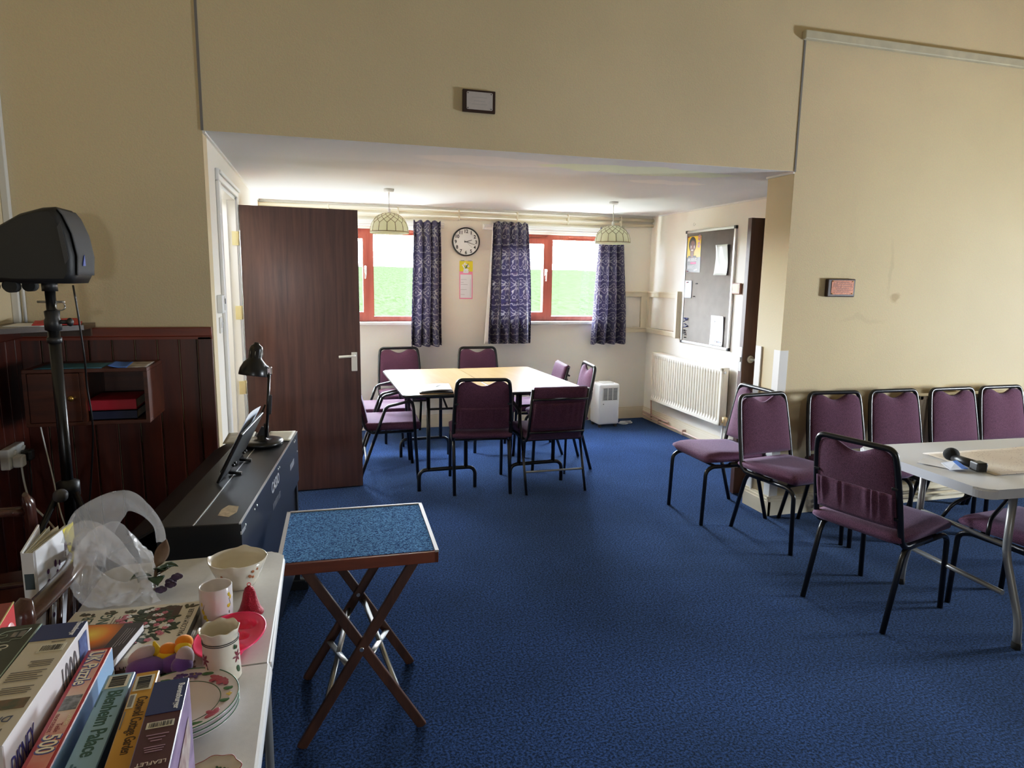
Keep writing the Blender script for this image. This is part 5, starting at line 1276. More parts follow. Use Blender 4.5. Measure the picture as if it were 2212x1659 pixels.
# cream box with white side
c_ = jig('thick cream jigsaw box with a navy end and a white side marked 1000', -.354, 1.087, .061, .285, .27, D(-.3), (gl('cream card', (206, 196, 178), .4), gl('white card', (226, 220, 222), .3), gl('pale card', (210, 204, 206))))
zt = .2702
lines(c_, 'navy_end', m_navyprint, [(-.0605, -.048, -.0006, -.0006)], zt)
text('maker_lettering', 'Ravensburger', .0105, m_paper, c_, (-.0125, -.002, zt+.0005), (0, -1, 0), (1, 0, 0), .0002, bold=.0002, sx=.68)
barcode(c_, -.040, -.082, -.008, -.062, zt)
b = MB()
for i in range(4): b.bb((-.038+.003*(i % 2), -.105-i*.0045, zt), (-.010, -.1035-i*.0045, zt+.0003))
for i in range(5): b.bb((-.052, -.130-i*.005, zt), (-.010-.004*(i % 3), -.1285-i*.005, zt+.0003))
for i in range(4): b.bb((-.048, -.166-i*.0045, zt), (-.012-.003*(i % 2), -.1645-i*.0045, zt+.0003))
b.bb((-.03, -.055, zt), (-.012, -.0535, zt+.0003)); b.build('small_print', m_prt, c_)
lines(c_, 'picture', m_pic1, [(-.058, -.213, -.006, -.192)], zt)
text('signature_lettering', 'Disney', .016, gl('slate print', (60, 66, 92)), c_, (-.010, -.228, zt+.0003), (-1, 0, 0), (0, -1, 0), .0002, sx=.9, shear=.2)
text('piece_count', '1000', .022, gl('brown grey print', (96, 84, 72)), c_, (-.010, -.252, zt+.0003), (-1, 0, 0), (0, -1, 0), .0002, sx=.75)
text('piece_count', '1000', .075, gl('grey print dark', (96, 92, 94)), c_, (.0006, -.118, .205), (0, 1, 0), (0, 0, 1), .0003, sx=.42)
b = MB(); b.bb((.0006, -.045, .205), (.0010, -.012, .262)); b.build('corner_picture', M('blue cartoonless tile', srgb(96, 118, 168), .4, col2=srgb(54, 64, 110), vscale=80), c_)
text('brand_lettering', 'DISNEY', .042, gl('violet blue ink', (62, 58, 130)), c_, (.0006, -.275, .214), (0, .98, .05), (0, -.05, .98), .0003, sx=.46, shear=.35, bold=-.0006)
# dark green box
b_ = jig('dark green jigsaw box at the left edge, marked with a jigsaw piece outline', -.421, 1.107, .055, .36, .265, D(.3), (gl('dark green card', (22, 36, 28)), gl('deep teal card', (18, 48, 48)), gl('green side card', (20, 34, 28))))
zt = .2652
m_line = gl('pale line', (150, 158, 140))
pc = [(-.010, -.014), (-.040, -.017), (-.047, -.024), (-.043, -.028), (-.036, -.027), (-.035, -.033), (-.040, -.036), (-.049, -.035), (-.051, -.044), (-.040, -.044), (-.036, -.049), (-.026, -.049), (-.025, -.043), (-.013, -.043)]
b = MB(); b.tube([(x, y, zt) for x, y in pc], .0007, 5, closed=True); b.build('puzzle_outline', m_line, b_)
lines(b_, 'puzzle_badge', m_prt, [(-.020, -.038, -.013, -.020), (-.029, -.037, -.023, -.022)], zt)
text('title_lettering', 'Out in the Co', .021, m_papcream, b_, (-.036, -.056, zt), (0, -1, 0), (1, 0, 0), .0002, sx=.8)
b = MB(); b.bb((-.0015, -.355, .2640), (.0004, -.004, .2656)); b.build('worn_edge', gl('pale teal edge', (160, 186, 180)), b_)
# red clock box
a_b = jig('red box with a round white dial, farthest left behind the dark green box', -.533, 1.295, .05, .22, .22, D(8), (gl('dark red card', (140, 34, 34)), gl('bright red card', (196, 44, 52)), gl('crimson card', (150, 30, 40))))
b = MB(); b.lathe([(0, 0), (.034, 0), (.034, .0006), (0, .0006)], seg=30, M4=Matrix.Translation((.0006, -.045, .165)) @ Matrix.Rotation(PI/2, 4, 'Y')); b.build('dial', m_paper, a_b)
b = MB(); b.lathe([(.024, 0), (.034, 0), (.034, .0006), (.024, .0006)], seg=30, M4=Matrix.Translation((.0012, -.045, .165)) @ Matrix.Rotation(PI/2, 4, 'Y')); b.build('dial_ring', gl('pale rose ring', (228, 160, 160)), a_b)
b = MB(); b.box((.0018, -.045, .165), (.0006, .045, .007), RX(.55)); b.build('dial_lettering', m_prt, a_b)
b = MB(); b.bb((-.0012, -.22, .2185), (.0006, 0, .2204)); b.build('gold_edge', gl('gold edge', (206, 196, 130)), a_b)
b = MB(); b.lathe([(0, 0), (.006, 0), (.006, .0005), (0, .0005)], seg=16, M4=Matrix.Translation((-.025, -.03, .2203))); b.build('spot', m_papcream, a_b)

# large white flower book and the small sunset book
r = thing('gardening_book', 'large white gardening book with a flower basket cover lying on the table', 'book', (-.424, 1.505, TZ), D(-2.5))
bw, bd, bh = .265, .225, .034
b = MB(); b.bb((-bw/2, -bd/2, bh-.003), (bw/2, bd/2, bh), .001); b.bb((-bw/2, -bd/2, 0), (bw/2, bd/2, .003)); b.tube([(-bw/2, -bd/2+.004, bh/2), (bw/2, -bd/2+.004, bh/2)], bh/2, 16, flat=1.); b.build('cover', M('glossy cream cover', srgb(226, 220, 206), .3), r)
b = MB(); b.bb((-bw/2+.005, -bd/2+.006, .003), (bw/2-.005, bd/2-.005, bh-.003)); b.build('page_block', m_paper, r)
b = MB(); b.bb((bw/2-.0005, -bd/2+.004, .016), (bw/2+.001, bd/2, bh)); b.build('dark_fore_edge', gl('dark green edge', (26, 30, 22)), r)
zt = bh+.0003
rn = random.Random(5)
b = MB()
for i in range(170):
    a = rn.random()*6.28; q = math.sqrt(rn.random()); x, y = .035+.068*q*math.cos(a), .015+.078*q*math.sin(a)
    b.ell((x, y, zt), (.007+.006*rn.random(), .003+.003*rn.random(), .0007), RZ(rn.random()*3.1))
b.build('foliage_picture', M('dark foliage print', srgb(52, 70, 40), .35, col2=srgb(28, 40, 26), vscale=120), r)
b = MB(); b.bb((.03, .045, zt), (.095, .095, zt+.0004)); b.build('basket_picture', gl('brown print', (70, 44, 34)), r)
for nm, mt, cnt in (('pink_bloom_picture', gl('pink print', (200, 110, 130)), 26), ('white_bloom_picture', m_paper, 9)):
    b = MB()
    for i in range(cnt):
        a = rn.random()*6.28; q = math.sqrt(rn.random()); x, y = .03+.064*q*math.cos(a), .015+.075*q*math.sin(a)
        for k_ in range(5): b.ell((x+.004*math.cos(k_*1.257), y+.004*math.sin(k_*1.257), zt+.0008), (.0032, .0032, .0006))
    b.build(nm, mt, r)
b = MB()
for i in range(6):
    for k_ in range(7): b.ell((-.10+i*.043+.012*rn.uniform(-1, 1), .092+.007*rn.uniform(-1, 1), zt), (.007, .004, .0006), RZ(rn.random()*3))
for k_ in range(9): b.ell((-.035+.012*rn.uniform(-1, 1), -.088+.007*rn.uniform(-1, 1), zt), (.007, .004, .0006), RZ(rn.random()*3)); b.ell((.085+.013*rn.uniform(-1, 1), -.085+.003*rn.uniform(-1, 1), zt), (.007, .002, .0006))
b.build('posy_picture', M('mixed posy print', srgb(96, 70, 58), .4, col2=srgb(60, 78, 48), vscale=160), r)
m_gtitle = gl('bottle green letters', (40, 76, 60))
text('title_lettering', 'CONTAINER', .034, m_gtitle, r, (-.082, .083, zt), (0, 1, 0), (-1, 0, 0), .0002, 'RIGHT', .8, .0003)
text('title_lettering', 'GARDENING', .034, m_gtitle, r, (-.046, .083, zt), (0, 1, 0), (-1, 0, 0), .0002, 'RIGHT', .8, .0003)
b = MB()
for i in range(4): b.bb((-.040+i*.006, -.01, zt), (-.0385+i*.006, .07-.012*(i % 2), zt+.0003))
b.build('small_print', m_prt, r)
text('author_lettering', 'MALCOLM HILLIER', .016, gl('charcoal letters', (70, 66, 60)), r, (.124, -.045, zt), (0, 1, 0), (-1, 0, 0), .0002, sx=.92)
text('spine_lettering', 'MALCOLM HILLIER', .0165, gl('charcoal letters', (60, 56, 52)), r, (-.05, -bd/2-.0118, bh/2-.004), (1, 0, 0), (0, -.25, 1), .0002, sx=.92)
b = MB(); b.box((.108, -bd/2-.0125, bh/2+.001), (.015, .0008, .017), RX(.12)); b.build('publisher_mark', gl('charcoal letters', (60, 56, 52)), r)
r = thing('sunset_book', 'small dark paperback with an orange sunset cover, resting on the gardening book', 'book', (-.452, 1.423, TZ+bh+.001), D(-9))
b = MB(); b.bb((-.055, -.082, .017), (.058, .082, .019)); b.bb((-.055, -.082, 0), (.058, .082, .0015)); b.bb((-.057, -.082, 0), (-.055, .082, .019)); b.build('cover', M('slate violet cover', srgb(66, 60, 66), .3, var=.3, vscale=20), r)
b = MB(); b.bb((-.055, -.081, .0015), (.0565, .081, .017)); b.build('page_block', m_paper, r)
m_sun, t, bs = nt('sunset print'); bs.inputs['Roughness'].default_value = .3
tc = N(t, 'ShaderNodeTexCoord'); gr = N(t, 'ShaderNodeTexGradient', gradient_type='SPHERICAL'); mp = N(t, 'ShaderNodeMapping'); mp.inputs['Location'].default_value = (.45, -.6, 0); mp.inputs['Scale'].default_value = (15, 15, 1)
t.links.new(tc.outputs['Object'], mp.inputs['Vector']); t.links.new(mp.outputs['Vector'], gr.inputs['Vector'])
rp = N(t, 'ShaderNodeValToRGB'); e = rp.color_ramp.elements; e[0].color = c4(srgb(92, 62, 56)); e[1].color = c4(srgb(255, 226, 90)); x_ = rp.color_ramp.elements.new(.45); x_.color = c4(srgb(226, 124, 30))
t.links.new(gr.outputs['Fac'], rp.inputs['Fac']); t.links.new(rp.outputs['Color'], bs.inputs['Base Color'])
b = MB(); b.bb((-.054, -.045, .019), (.020, .080, .0194)); b.build('sunset_picture', m_sun, r)
b = MB(); b.poly([(-.054, -.082, .0193), (.045, -.082, .0193), (.045, -.05, .0193), (.0, -.046, .0193), (-.02, -.035, .0193), (-.054, -.05, .0193)], .0003); b.build('hill_picture', gl('dusk hill', (52, 46, 44)), r)
b = MB()
for i in range(4): b.bb((.034+i*.005, -.02+.006*i, .019), (.0352+i*.005, .06, .0193))
b.build('blurb_print', gl('grey blurb', (140, 134, 134)), r)
r = flat_book('picture_book', 'dark brown picture book lying under the soft toy', (-.345, 1.325, TZ+.0005), D(-6), .15, .125, .016, M('dark brown scenic cover', srgb(84, 60, 54), .35, col2=srgb(40, 30, 30), vscale=30))

# soft toy
r = thing('soft_toy', 'purple soft toy with pale grey paws and orange and yellow tufts', 'soft toy', (-.325, 1.352, TZ+.017))
m_pur = M('purple plush', srgb(104, 70, 158), .95, sheen=.5, bump=.3, bscale=900); m_pale = M('pale grey plush', srgb(196, 186, 196), .95, sheen=.4, bump=.3, bscale=900)
m_ora = M('orange plush', srgb(240, 146, 24), .95, sheen=.4); m_yel = M('yellow plush', srgb(236, 206, 40), .95, sheen=.4)
b = MB(); b.ell((-.02, -.012, .020), (.036, .026, .020)); b.ell((.03, -.006, .018), (.030, .022, .018)); b.ell((.004, .0, .014), (.05, .02, .014)); b.build('body', m_pur, r, True)
b = MB(); b.ell((-.030, .004, .038), (.028, .016, .015), RY(-.5)); b.build('left_paw', m_pale, r, True)
b = MB(); b.ell((.050, -.014, .032), (.017, .018, .022)); b.build('right_paw', m_pale, r, True)
b = MB(); b.ell((.046, -.024, .022), (.020, .018, .018)); b.build('paw_cuff', m_pur, r, True)
b = MB(); b.ell((.016, .010, .040), (.017, .014, .013)); b.ell((.044, .016, .048), (.017, .014, .015)); b.build('orange_tuft', m_ora, r, True)
b = MB(); b.tube([(-.008, .006, .028), (-.004, .008, .045), (-.008, .008, .062)], [.010, .008, .002], 10); b.ell((.012, .004, .033), (.018, .012, .008)); b.ell((.044, .004, .042), (.016, .012, .012)); b.build('yellow_tuft', m_yel, r, True)

# china --------------------------------------------------------------------------------
m_china = M('cream china', srgb(228, 220, 204), .15, coat=.5); m_white_ch = M('white china', srgb(226, 220, 222), .15, coat=.5)
def deco(parent, name, mat, pts, r_): 
    b = MB()
    for p in pts: b.ell(p, r_ if not callable(r_) else r_(p))
    return b.build(name, mat, parent, True)
def on_cyl(R_, a, z, rad=.004, flat=.0008): 
    return (V((R_*math.cos(a), R_*math.sin(a), z)), a)
def cyl_deco(parent, name, mat, items):
    b = MB()
    for R_, a, z, w, h, tilt in items:
        b.ell((R_*math.cos(a), R_*math.sin(a), z), (.0008, w, h), RZ(a) @ RX(tilt))
    return b.build(name, mat, parent, True)
r = thing('china_bowl', 'cream bowl with a pointed wavy rim near the far end of the cluttered table', 'bowl', (-.222, 1.752, TZ+.0005))
def wv(rr, z, a):
    if z < .05: return rr, z
    k_ = (z-.05)/.028; s = max(0, math.cos(a*4+.5)); return rr*(1+.05*k_*s**3), z+.006*k_*s**4
b = MB(); b.lathe([(0, .004), (.032, .004), (.036, 0), (.040, .002), (.050, .020), (.062, .048), (.071, .074), (.069, .0745), (.060, .050), (.047, .022), (.034, .010), (0, .009)], seg=64, wav=wv); b.build('bowl_body', m_china, r, True)
cyl_deco(r, 'leaf_motif', gl('rust leaf print', (176, 108, 70)), [(.0605, -2.3, .040, .004, .004, 0), (.0635, -2.1, .047, .0035, .005, .6), (.058, -2.45, .034, .005, .003, .4), (.0655, -.9, .055, .004, .004, .2), (.062, -1.0, .043, .004, .005, .9), (.066, -.7, .058, .003, .004, 0), (.0605, -.85, .038, .004, .003, .5)])
r = thing('mug', 'white mug with yellow flower sprigs, between the bowl and the pink plate', 'mug', (-.249, 1.568, TZ+.0005))
b = MB(); b.lathe([(0, .003), (.030, .003), (.032, 0), (.034, .003), (.035, .03), (.0355, .088), (.0345, .0895), (.0325, .088), (.032, .01), (0, .008)], seg=40); b.build('mug_body', m_white_ch, r, True)
b = MB(); b.tube(round_path([(-.008, .034, .070), (-.014, .060, .070), (-.014, .060, .025), (-.008, .034, .025)], .02), .005, 10); b.build('handle', m_white_ch, r, True)
its = [(.0350, -.55, .072, .004, .006, .3), (.0352, -.42, .064, .003, .005, -.4), (.0350, -.6, .046, .005, .005, .3), (.0350, -2.35, .038, .004, .007, .4), (.0350, -2.2, .026, .005, .006, -.5), (.0350, -2.45, .055, .003, .005, 0), (.035, -2.05, .02, .003, .004, .2)]
cyl_deco(r, 'flower_motif', gl('yellow flower print', (214, 186, 50)), its)
cyl_deco(r, 'stem_motif', m_prt, [(.0350, -.5, .055, .0008, .010, .3), (.0350, -2.3, .046, .0008, .012, -.3), (.035, -.58, .03, .002, .004, 0)])
r = thing('china_jug', 'cream jug with a frilled rim, two dark bands and maroon flowers', 'jug', (-.208, 1.332, TZ+.0005))
def wj(rr, z, a):
    if z < .088: return rr, z
    k_ = (z-.088)/.02; return rr*(1+.022*k_*math.sin(a*8)+.12*k_*max(0, math.cos(a-3.35))**8), z+.0018*k_*math.sin(a*8+.8)
b = MB(); b.lathe([(0, .003), (.033, .003), (.0355, 0), (.0365, .004), (.0345, .03), (.0335, .078), (.0325, .086), (.0335, .096), (.0365, .106), (.0350, .1075), (.0315, .097), (.031, .08), (.031, .01), (0, .008)], seg=72, wav=wj); b.build('jug_body', m_china, r, True)
b = MB()
for z in (.081, .0845): b.tube([(.0338*math.cos(q*PI/20), .0338*math.sin(q*PI/20), z) for q in range(40)], .0008, 6, closed=True)
b.build('dark_band', m_ink, r)
its = []
for a0, z0 in ((-2.45, .052), (-.45, .050)):
    for k_ in range(6): its.append((.0345, a0+.16*math.cos(k_*1.05), z0+.0075*math.sin(k_*1.05), .0022, .0060, k_*1.05+PI/2))
cyl_deco(r, 'maroon_flower_motif', gl('maroon flower print', (130, 52, 66)), its)
cyl_deco(r, 'leaf_motif', gl('green leaf print', (50, 84, 56)), [(.0352, -.42, .022, .005, .009, .4), (.0352, -2.2, .030, .0007, .012, .2), (.0350, -.62, .072, .003, .005, 0)])
cyl_deco(r, 'brown_bud_motif', gl('brown bud print', (92, 62, 40)), [(.0350, -2.2, .022, .005, .005, 0), (.0348, -.5, .070, .003, .004, 0)])
# pink egg plate
m_pinkpl, t, bs = nt('translucent pink plastic'); bs.inputs['Base Color'].default_value = c4(srgb(240, 60, 110)); bs.inputs['Roughness'].default_value = .25; bs.inputs['Subsurface Weight'].default_value = .35; bs.inputs['Subsurface Radius'].default_value = (.03, .008, .01)
r = thing('pink_plate', 'bright pink plastic party plate with moulded hollows, under the jug and mug', 'plate', (-.206, 1.450, TZ+.0005), D(-14))
def pl(u, v):
    a = u*2*PI; q = v; x = .068*q*math.cos(a); y = .094*q*math.sin(a)
    z = .016+.010*q**6
    d = 0
    for hx, hy, hr in ((0.012, .055, .026), (.016, -.045, .030), (.016, .006, .022), (-.028, -.03, .018), (-.028, .03, .018)):
        dd = math.hypot((x-hx)/hr, (y-hy)/(hr*.75)); d = max(d, 1-min(1, dd)**4)
    return (x, y, z-.0135*min(1, d*1.3)+.001)
b = MB(); b.grid(pl, 96, 40, wrap=True); b.build('moulded_dish', m_pinkpl, r, True, solid=.002)
b = MB(); b.tube([(.068*math.cos(q*PI/32), .094*math.sin(q*PI/32), .027) for q in range(64)], .0022, 8, closed=True); b.build('rim', m_pinkpl, r, True)
r = thing('glitter_bell', 'small red glitter bell ornament behind the pink plate', 'ornament', (-.180, 1.592, TZ+.0005), 0)
b = MB(); b.lathe([(0, .068), (.004, .067), (.010, .062), (.014, .050), (.017, .034), (.024, .012), (.031, .0), (.029, .0), (.015, .030), (0, .05)], seg=32); b.build('bell', M('red glitter', srgb(176, 18, 44), .3, .6, var=.6, vscale=500, bump=1., bscale=500), r, True)
b = MB(); b.tube(arc((0, .071), .004, 0, 2*PI, 12, 'XZ'), .001, 6); b.build('loop', m_red, r)
# plates
PG = 'stack of flowered china plates'
def plate(label, z, rz):
    r = thing('china_plate', label, 'plate', (-.262, 1.218, z), rz, PG)
    b = MB(); b.lathe([(0, .003), (.050, .003), (.056, .0), (.060, .002), (.066, .006), (.098, .015), (.0985, .0165), (.097, .017), (.065, .0085), (.058, .0065), (0, .0065)], seg=64); b.build('plate_body', m_white_ch, r, True)
    b = MB(); b.tube([(.0972*math.cos(q*PI/32), .0972*math.sin(q*PI/32), .0168) for q in range(64)], .0011, 6, closed=True); b.tube([(.066*math.cos(q*PI/32), .066*math.sin(q*PI/32), .0088) for q in range(64)], .0008, 6, closed=True); b.build('green_line', gl('green line print', (44, 96, 64)), r)
    return r
plate('lowest of the three stacked flowered plates', TZ+.0005, 0); plate('middle one of the three stacked flowered plates', TZ+.0100, .5)
r = plate('top one of the three stacked flowered plates, its floral rim showing', TZ+.0195, 0)
def petals(name, mat, ctrs, rad, n=5, pr=.007):
    b = MB()
    for a, q in ctrs:
        cx_, cy_ = q*math.cos(a), q*math.sin(a); zz = .0085+(q-.066)/.031*.0083
        for k_ in range(n): b.ell((cx_+rad*math.cos(k_*2*PI/n), cy_+rad*math.sin(k_*2*PI/n), zz+.0006), (pr, pr*.62, .0010), RZ(k_*2*PI/n))
    return b.build(name, mat, r, True)
petals('violet_motif', gl('violet print', (92, 66, 130)), [(1.45, .082), (1.75, .084), (2.6, .082), (-1.5, .082), (3.9, .08)], .007)
petals('rose_motif', gl('rose print', (180, 84, 104)), [(.85, .081), (.62, .083), (3.2, .082), (-.7, .082), (-2.2, .08)], .008, 5, .009)
petals('leaf_motif', gl('green leaf print', (66, 116, 74)), [(.25, .083), (1.15, .085), (2.1, .083), (-.2, .08), (-1.1, .083)], .004, 2, .008)
petals('yellow_motif', gl('soft yellow print', (224, 196, 90)), [(.02, .082), (1.46, .081), (.84, .079), (2.3, .083)], .0025, 4, .004)
r = thing('scalloped_dish', 'small scalloped dish with a red edge and green leaves at the bottom of the photo', 'dish', (-.182, 1.040, TZ+.0005))
ws = lambda rr, z, a: (rr*(1+.05*math.sin(a*8)*min(1, z/.012)), z)
b = MB(); b.lathe([(0, .003), (.020, .003), (.022, 0), (.024, .002), (.038, .012), (.0375, .0135), (.023, .005), (0, .0045)], seg=64, wav=ws); b.build('dish_body', m_china, r, True)
b = MB(); b.tube([(.0382*(1+.05*math.sin(8*q*PI/48))*math.cos(q*PI/48), .0382*(1+.05*math.sin(8*q*PI/48))*math.sin(q*PI/48), .0130) for q in range(96)], .0009, 6, closed=True); b.build('red_edge', gl('red edge print', (150, 40, 40)), r)
b = MB()
for x, y in ((-.010, .012), (.002, .016), (.014, .010), (-.016, .002), (.006, .002), (.016, -.004)):
    for k_ in range(3): b.ell((x+.003*math.cos(k_*2.1), y+.003*math.sin(k_*2.1), .0068+.0003*abs(x)*100*.3), (.003, .002, .0010), RZ(k_*2.1))
b.build('leaf_motif', gl('green leaf print', (74, 110, 80)), r, True)

# carrier bag with an artificial plant spilling out
m_bag = bpy.data.materials.new('thin clear plastic'); m_bag.use_nodes = True; t = m_bag.node_tree; t.nodes.clear()
o_ = N(t, 'ShaderNodeOutputMaterial'); m1 = N(t, 'ShaderNodeMixShader'); m2 = N(t, 'ShaderNodeMixShader'); tr = N(t, 'ShaderNodeBsdfTransparent'); df = N(t, 'ShaderNodeBsdfPrincipled'); tl = N(t, 'ShaderNodeBsdfTranslucent')
df.inputs['Base Color'].default_value = (.80, .78, .78, 1); df.inputs['Roughness'].default_value = .16; tl.inputs['Color'].default_value = (.75, .74, .74, 1)
tc = N(t, 'ShaderNodeTexCoord'); nz = N(t, 'ShaderNodeTexNoise'); nz.inputs['Scale'].default_value = 17; nz.inputs['Detail'].default_value = 3; nz.inputs['Distortion'].default_value = 2.2; nz.noise_type = 'RIDGED_MULTIFRACTAL'; t.links.new(tc.outputs['Object'], nz.inputs['Vector'])
bp = N(t, 'ShaderNodeBump'); bp.inputs['Strength'].default_value = .9; bp.inputs['Distance'].default_value = .01; t.links.new(nz.outputs['Fac'], bp.inputs['Height']); t.links.new(bp.outputs['Normal'], df.inputs['Normal'])
m1.inputs[0].default_value = .35; t.links.new(df.outputs[0], m1.inputs[1]); t.links.new(tl.outputs[0], m1.inputs[2])
rp = N(t, 'ShaderNodeValToRGB'); e = rp.color_ramp.elements; e[0].position = .35; e[1].position = .7; e[0].color = (.26, .26, .26, 1); e[1].color = (.78, .78, .78, 1); t.links.new(nz.outputs['Fac'], rp.inputs['Fac'])
t.links.new(rp.outputs['Color'], m2.inputs[0]); t.links.new(tr.outputs[0], m2.inputs[1]); t.links.new(m1.outputs[0], m2.inputs[2]); t.links.new(m2.outputs[0], o_.inputs[0])
r = thing('carrier_bag', 'crumpled clear plastic carrier bag standing at the back left of the cluttered table', 'bag', (-.505, 1.765, TZ+.001))
b = MB()
def sac(u, v):
    a = u*2*PI
    R_ = (.082+.018*math.sin(v*PI))*(1-.28*v**3)
    n_ = mnoise.noise((math.cos(a)*2.2, math.sin(a)*2.2, v*3.2))+.5*mnoise.noise((math.cos(a)*6, math.sin(a)*6, v*8+3))
    R_ *= 1+.20*n_
    top = .115+.060*math.cos(a-2.4)
    z = max(.0006, v**.8*top*(1+.10*mnoise.noise((a, v*4, 1.))))
    q = min(1, v*9)
    return ((R_*q)*.92*math.cos(a), (R_*q)*1.05*math.sin(a), z)
b.grid(sac, 90, 34, wrap=True)
b.build('sack', m_bag, r, True, solid=.0012)
def strap(name, pts, ws):
    pts = [V(p) for p in pts]; sm = []
    for i in range(len(pts)-1):
        for q in range(8):
            t1 = q/8; p0 = pts[max(i-1, 0)]; p1 = pts[i]; p2 = pts[i+1]; p3 = pts[min(i+2, len(pts)-1)]
            sm.append((.5*((2*p1)+(p2-p0)*t1+(2*p0-5*p1+4*p2-p3)*t1*t1+(3*p1-p0-3*p2+p3)*t1**3), ws[i]*(1-t1)+ws[i+1]*t1))
    sm.append((pts[-1], ws[-1]))
    b = MB(); nn = len(sm)-1
    def fn(u, v):
        i = min(int(round(v*nn)), nn); p, w = sm[i]; d = (sm[min(i+1, nn)][0]-sm[max(i-1, 0)][0]).normalized()
        s = d.cross(V((.25, 1, .1))).normalized(); k_ = math.sin(u*9+v*11)
        return p+s*w*(u-.5)*2+V((0, 1, 0))*(.006*k_+.010*(abs(2*u-1)))*min(1, w/.03)
    b.grid(fn, 10, nn); b.build(name, m_bag, r, True, solid=.0012)
strap('handle', [(-.085, .06, .10), (-.06, .07, .165), (.005, .075, .213), (.05, .07, .195), (.085, .065, .150), (.092, .06, .105)], [.06, .055, .030, .020, .013, .012])
strap('handle', [(-.06, -.03, .10), (-.04, -.045, .17), (-.005, -.05, .155), (.035, -.06, .115), (.066, -.065, .080), (.080, -.07, .045), (.078, -.07, .004)], [.05, .045, .032, .020, .013, .012, .034])
r = thing('artificial_plant', 'small artificial plant with dark green leaves and a brown leaf, poking from the carrier bag', 'plant', (-.415, 1.770, TZ+.001))
def leaf(c, d, l, w, up=(0, 0, 1)):
    b = MB(); c = V(c); d = V(d).normalized(); s = d.cross(V(up)).normalized(); n = s.cross(d)
    def fn(u, v):
        q = math.sin(min(1, v*1.02)*PI)**.8*(1-.35*v)*w
        return c+d*l*v+s*(2*u-1)*q+n*(.18*l*math.sin(v*PI)-.12*w*(1-abs(2*u-1))+.03*w*math.sin(v*22)*abs(2*u-1))
    b.grid(fn, 6, 12); return b
m_lf = M('dark green leaf', srgb(56, 84, 62), .45, var=.35, vscale=60); m_br = M('brown dry leaf', srgb(128, 104, 84), .6, var=.3, vscale=50)
for c, d, l, w in (((0, 0, .05), (.9, -.2, .25), .055, .022), ((0, .01, .05), (.4, -.6, .2), .05, .020), ((-.01, -.01, .045), (-.7, -.5, .1), .05, .022), ((0, 0, .045), (.7, .5, .05), .05, .018), ((.0, -.01, .04), (.25, -.9, -.05), .05, .022), ((-.02, 0, .03), (-.3, -.9, .3), .045, .018)): leaf(c, d, l, w).build('leaf', m_lf, r, True, solid=.001)
leaf((.0, .0, .06), (.35, .1, .95), .075, .020, (0, 1, 0)).build('brown_leaf', m_br, r, True, solid=.001)
b = MB(); b.tube([(-.01, 0, 0.001), (0, 0, .06)], .004, 8); b.tube([(0, 0, .04), (.03, -.01, .06)], .002, 6); b.build('stem', m_br, r)
b = MB()
for p in ((.034, -.02, .020), (.048, -.012, .036), (.016, -.04, .018), (.03, .005, .018)):
    for k_ in range(4): b.ell((p[0]+.006*math.cos(k_*1.6), p[1]+.006*math.sin(k_*1.6), p[2]), (.008, .006, .007))
b.build('purple_bloom', M('dull purple bloom', srgb(84, 66, 98), .7), r, True)

# ================================================================== CAMERA AND LIGHT
cam = bpy.data.cameras.new('camera'); co = bpy.data.objects.new('camera', cam); COL.objects.link(co)
f_, yaw, pitch, roll = 1440.67, .2808, .1582, .0155
fw = V((math.sin(yaw), math.cos(yaw), 0)); rt = V((math.cos(yaw), -math.sin(yaw), 0)); up = V((0, 0, 1))
f2 = fw*math.cos(pitch)-up*math.sin(pitch); u2 = up*math.cos(pitch)+fw*math.sin(pitch)
r3 = rt*math.cos(roll)+u2*math.sin(roll); u3 = u2*math.cos(roll)-rt*math.sin(roll)
co.matrix_world = Matrix(((r3.x, u3.x, -f2.x, 0), (r3.y, u3.y, -f2.y, 0), (r3.z, u3.z, -f2.z, 1.5366), (0, 0, 0, 1)))
cam.sensor_width = 36; cam.lens = f_/2212*36; cam.clip_start = .02; cam.clip_end = 400
scene.camera = co
w = bpy.data.worlds.new('overcast sky'); scene.world = w; w.use_nodes = True; t = w.node_tree; bg = t.nodes['Background']
tc = N(t, 'ShaderNodeTexCoord'); sp = N(t, 'ShaderNodeSeparateXYZ'); t.links.new(tc.outputs['Generated'], sp.inputs[0])
rp = N(t, 'ShaderNodeValToRGB'); e = rp.color_ramp.elements; e[0].position = 0; e[1].position = .7; e[0].color = (.88, .94, 1.0, 1); e[1].color = (.74, .86, 1.0, 1); t.links.new(sp.outputs['Z'], rp.inputs['Fac']); t.links.new(rp.outputs['Color'], bg.inputs['Color'])
bg.inputs['Strength'].default_value = SKY
def area(name, loc, rot, sx, sy, power, col, portal=False, spread=PI):
    l = bpy.data.lights.new(name, 'AREA'); l.shape = 'RECTANGLE'; l.size = sx; l.size_y = sy; l.energy = power; l.color = col; l.spread = spread
    if portal: l.cycles.is_portal = True
    o = bpy.data.objects.new(name, l); COL.objects.link(o); o.location = loc; o.rotation_euler = rot; return o
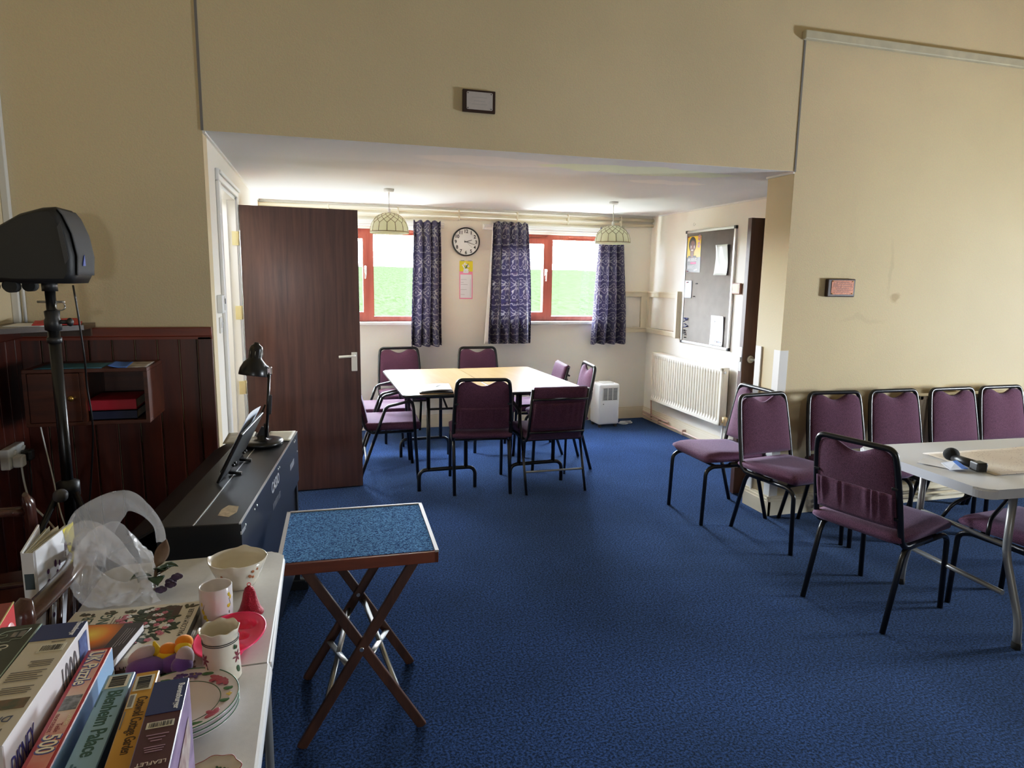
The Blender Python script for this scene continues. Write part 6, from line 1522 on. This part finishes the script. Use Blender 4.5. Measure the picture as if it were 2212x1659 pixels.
for wn in (W1, W2): area('window_portal', ((wn[0]+wn[1])/2, YB+.26, (wn[2]+wn[3])/2), (-PI/2, 0, 0), wn[1]-wn[0], wn[3]-wn[2], 1, (1, 1, 1), True)
area('window_portal', (XE+.16, (HWR[0]+HWR[1])/2, (HWR[2]+HWR[3])/2), (0, PI/2, 0), HWR[3]-HWR[2], HWR[1]-HWR[0], 1, (1, 1, 1), True)
area('window_portal', ((HWB[0]+HWB[1])/2, YR-.16, (HWB[2]+HWB[3])/2), (PI/2, 0, 0), HWB[1]-HWB[0], HWB[3]-HWB[2], 1, (1, 1, 1), True)
for wn in (W1, W2): area('ground_bounce_fill', ((wn[0]+wn[1])/2, YB+.75, .55), (-PI*.70, 0, 0), 1.3, .5, BNC, (.95, 1, .86))  # added lamps below the sills, imitating light bounced up from the field
area('hall_window_fill', (XE+.22, (HWR[0]+HWR[1])/2, (HWR[2]+HWR[3])/2), (0, PI/2, 0), .55, .65, HWL, (.66, .84, 1))  # added cool lamp outside the right hall window, standing in for its sky
area('corridor_fill', (-1.02, 4.7, 2.15), (0, 0, 0), .5, .5, CORR, (1, .97, .9))  # unseen lamp added to brighten the corridor behind the left doorway
scene.view_settings.view_transform = 'Standard'; scene.view_settings.look = 'None'
scene.view_settings.exposure = EXPO; scene.view_settings.gamma = GAM
# camera-like highlight shoulder
vs = scene.view_settings; vs.use_curve_mapping = True; cmap = vs.curve_mapping
WL = 4.0; cmap.white_level = (WL, WL, WL); cmap.clip_max_x = 1.; cmap.use_clip = True
crv = cmap.curves[3]
for x_, y_ in ((.1, .1), (.2, .195), (.35, .345), (.5, .465), (.7, .575), (1., .68), (1.5, .80), (2.2, .90), (3., .965)): crv.points.new(x_/WL, y_)
for p_ in crv.points: p_.handle_type = 'AUTO_CLAMPED'
cmap.update()
scene.cycles.use_denoising = True
try: scene.cycles.denoiser = 'OPENIMAGEDENOISE'
except Exception: pass
scene.cycles.max_bounces = 9; scene.cycles.diffuse_bounces = 5; scene.cycles.adaptive_threshold = .02; scene.cycles.transparent_max_bounces = 16
scene.cycles.sample_clamp_indirect = 14.; scene.cycles.caustics_reflective = False; scene.cycles.caustics_refractive = False
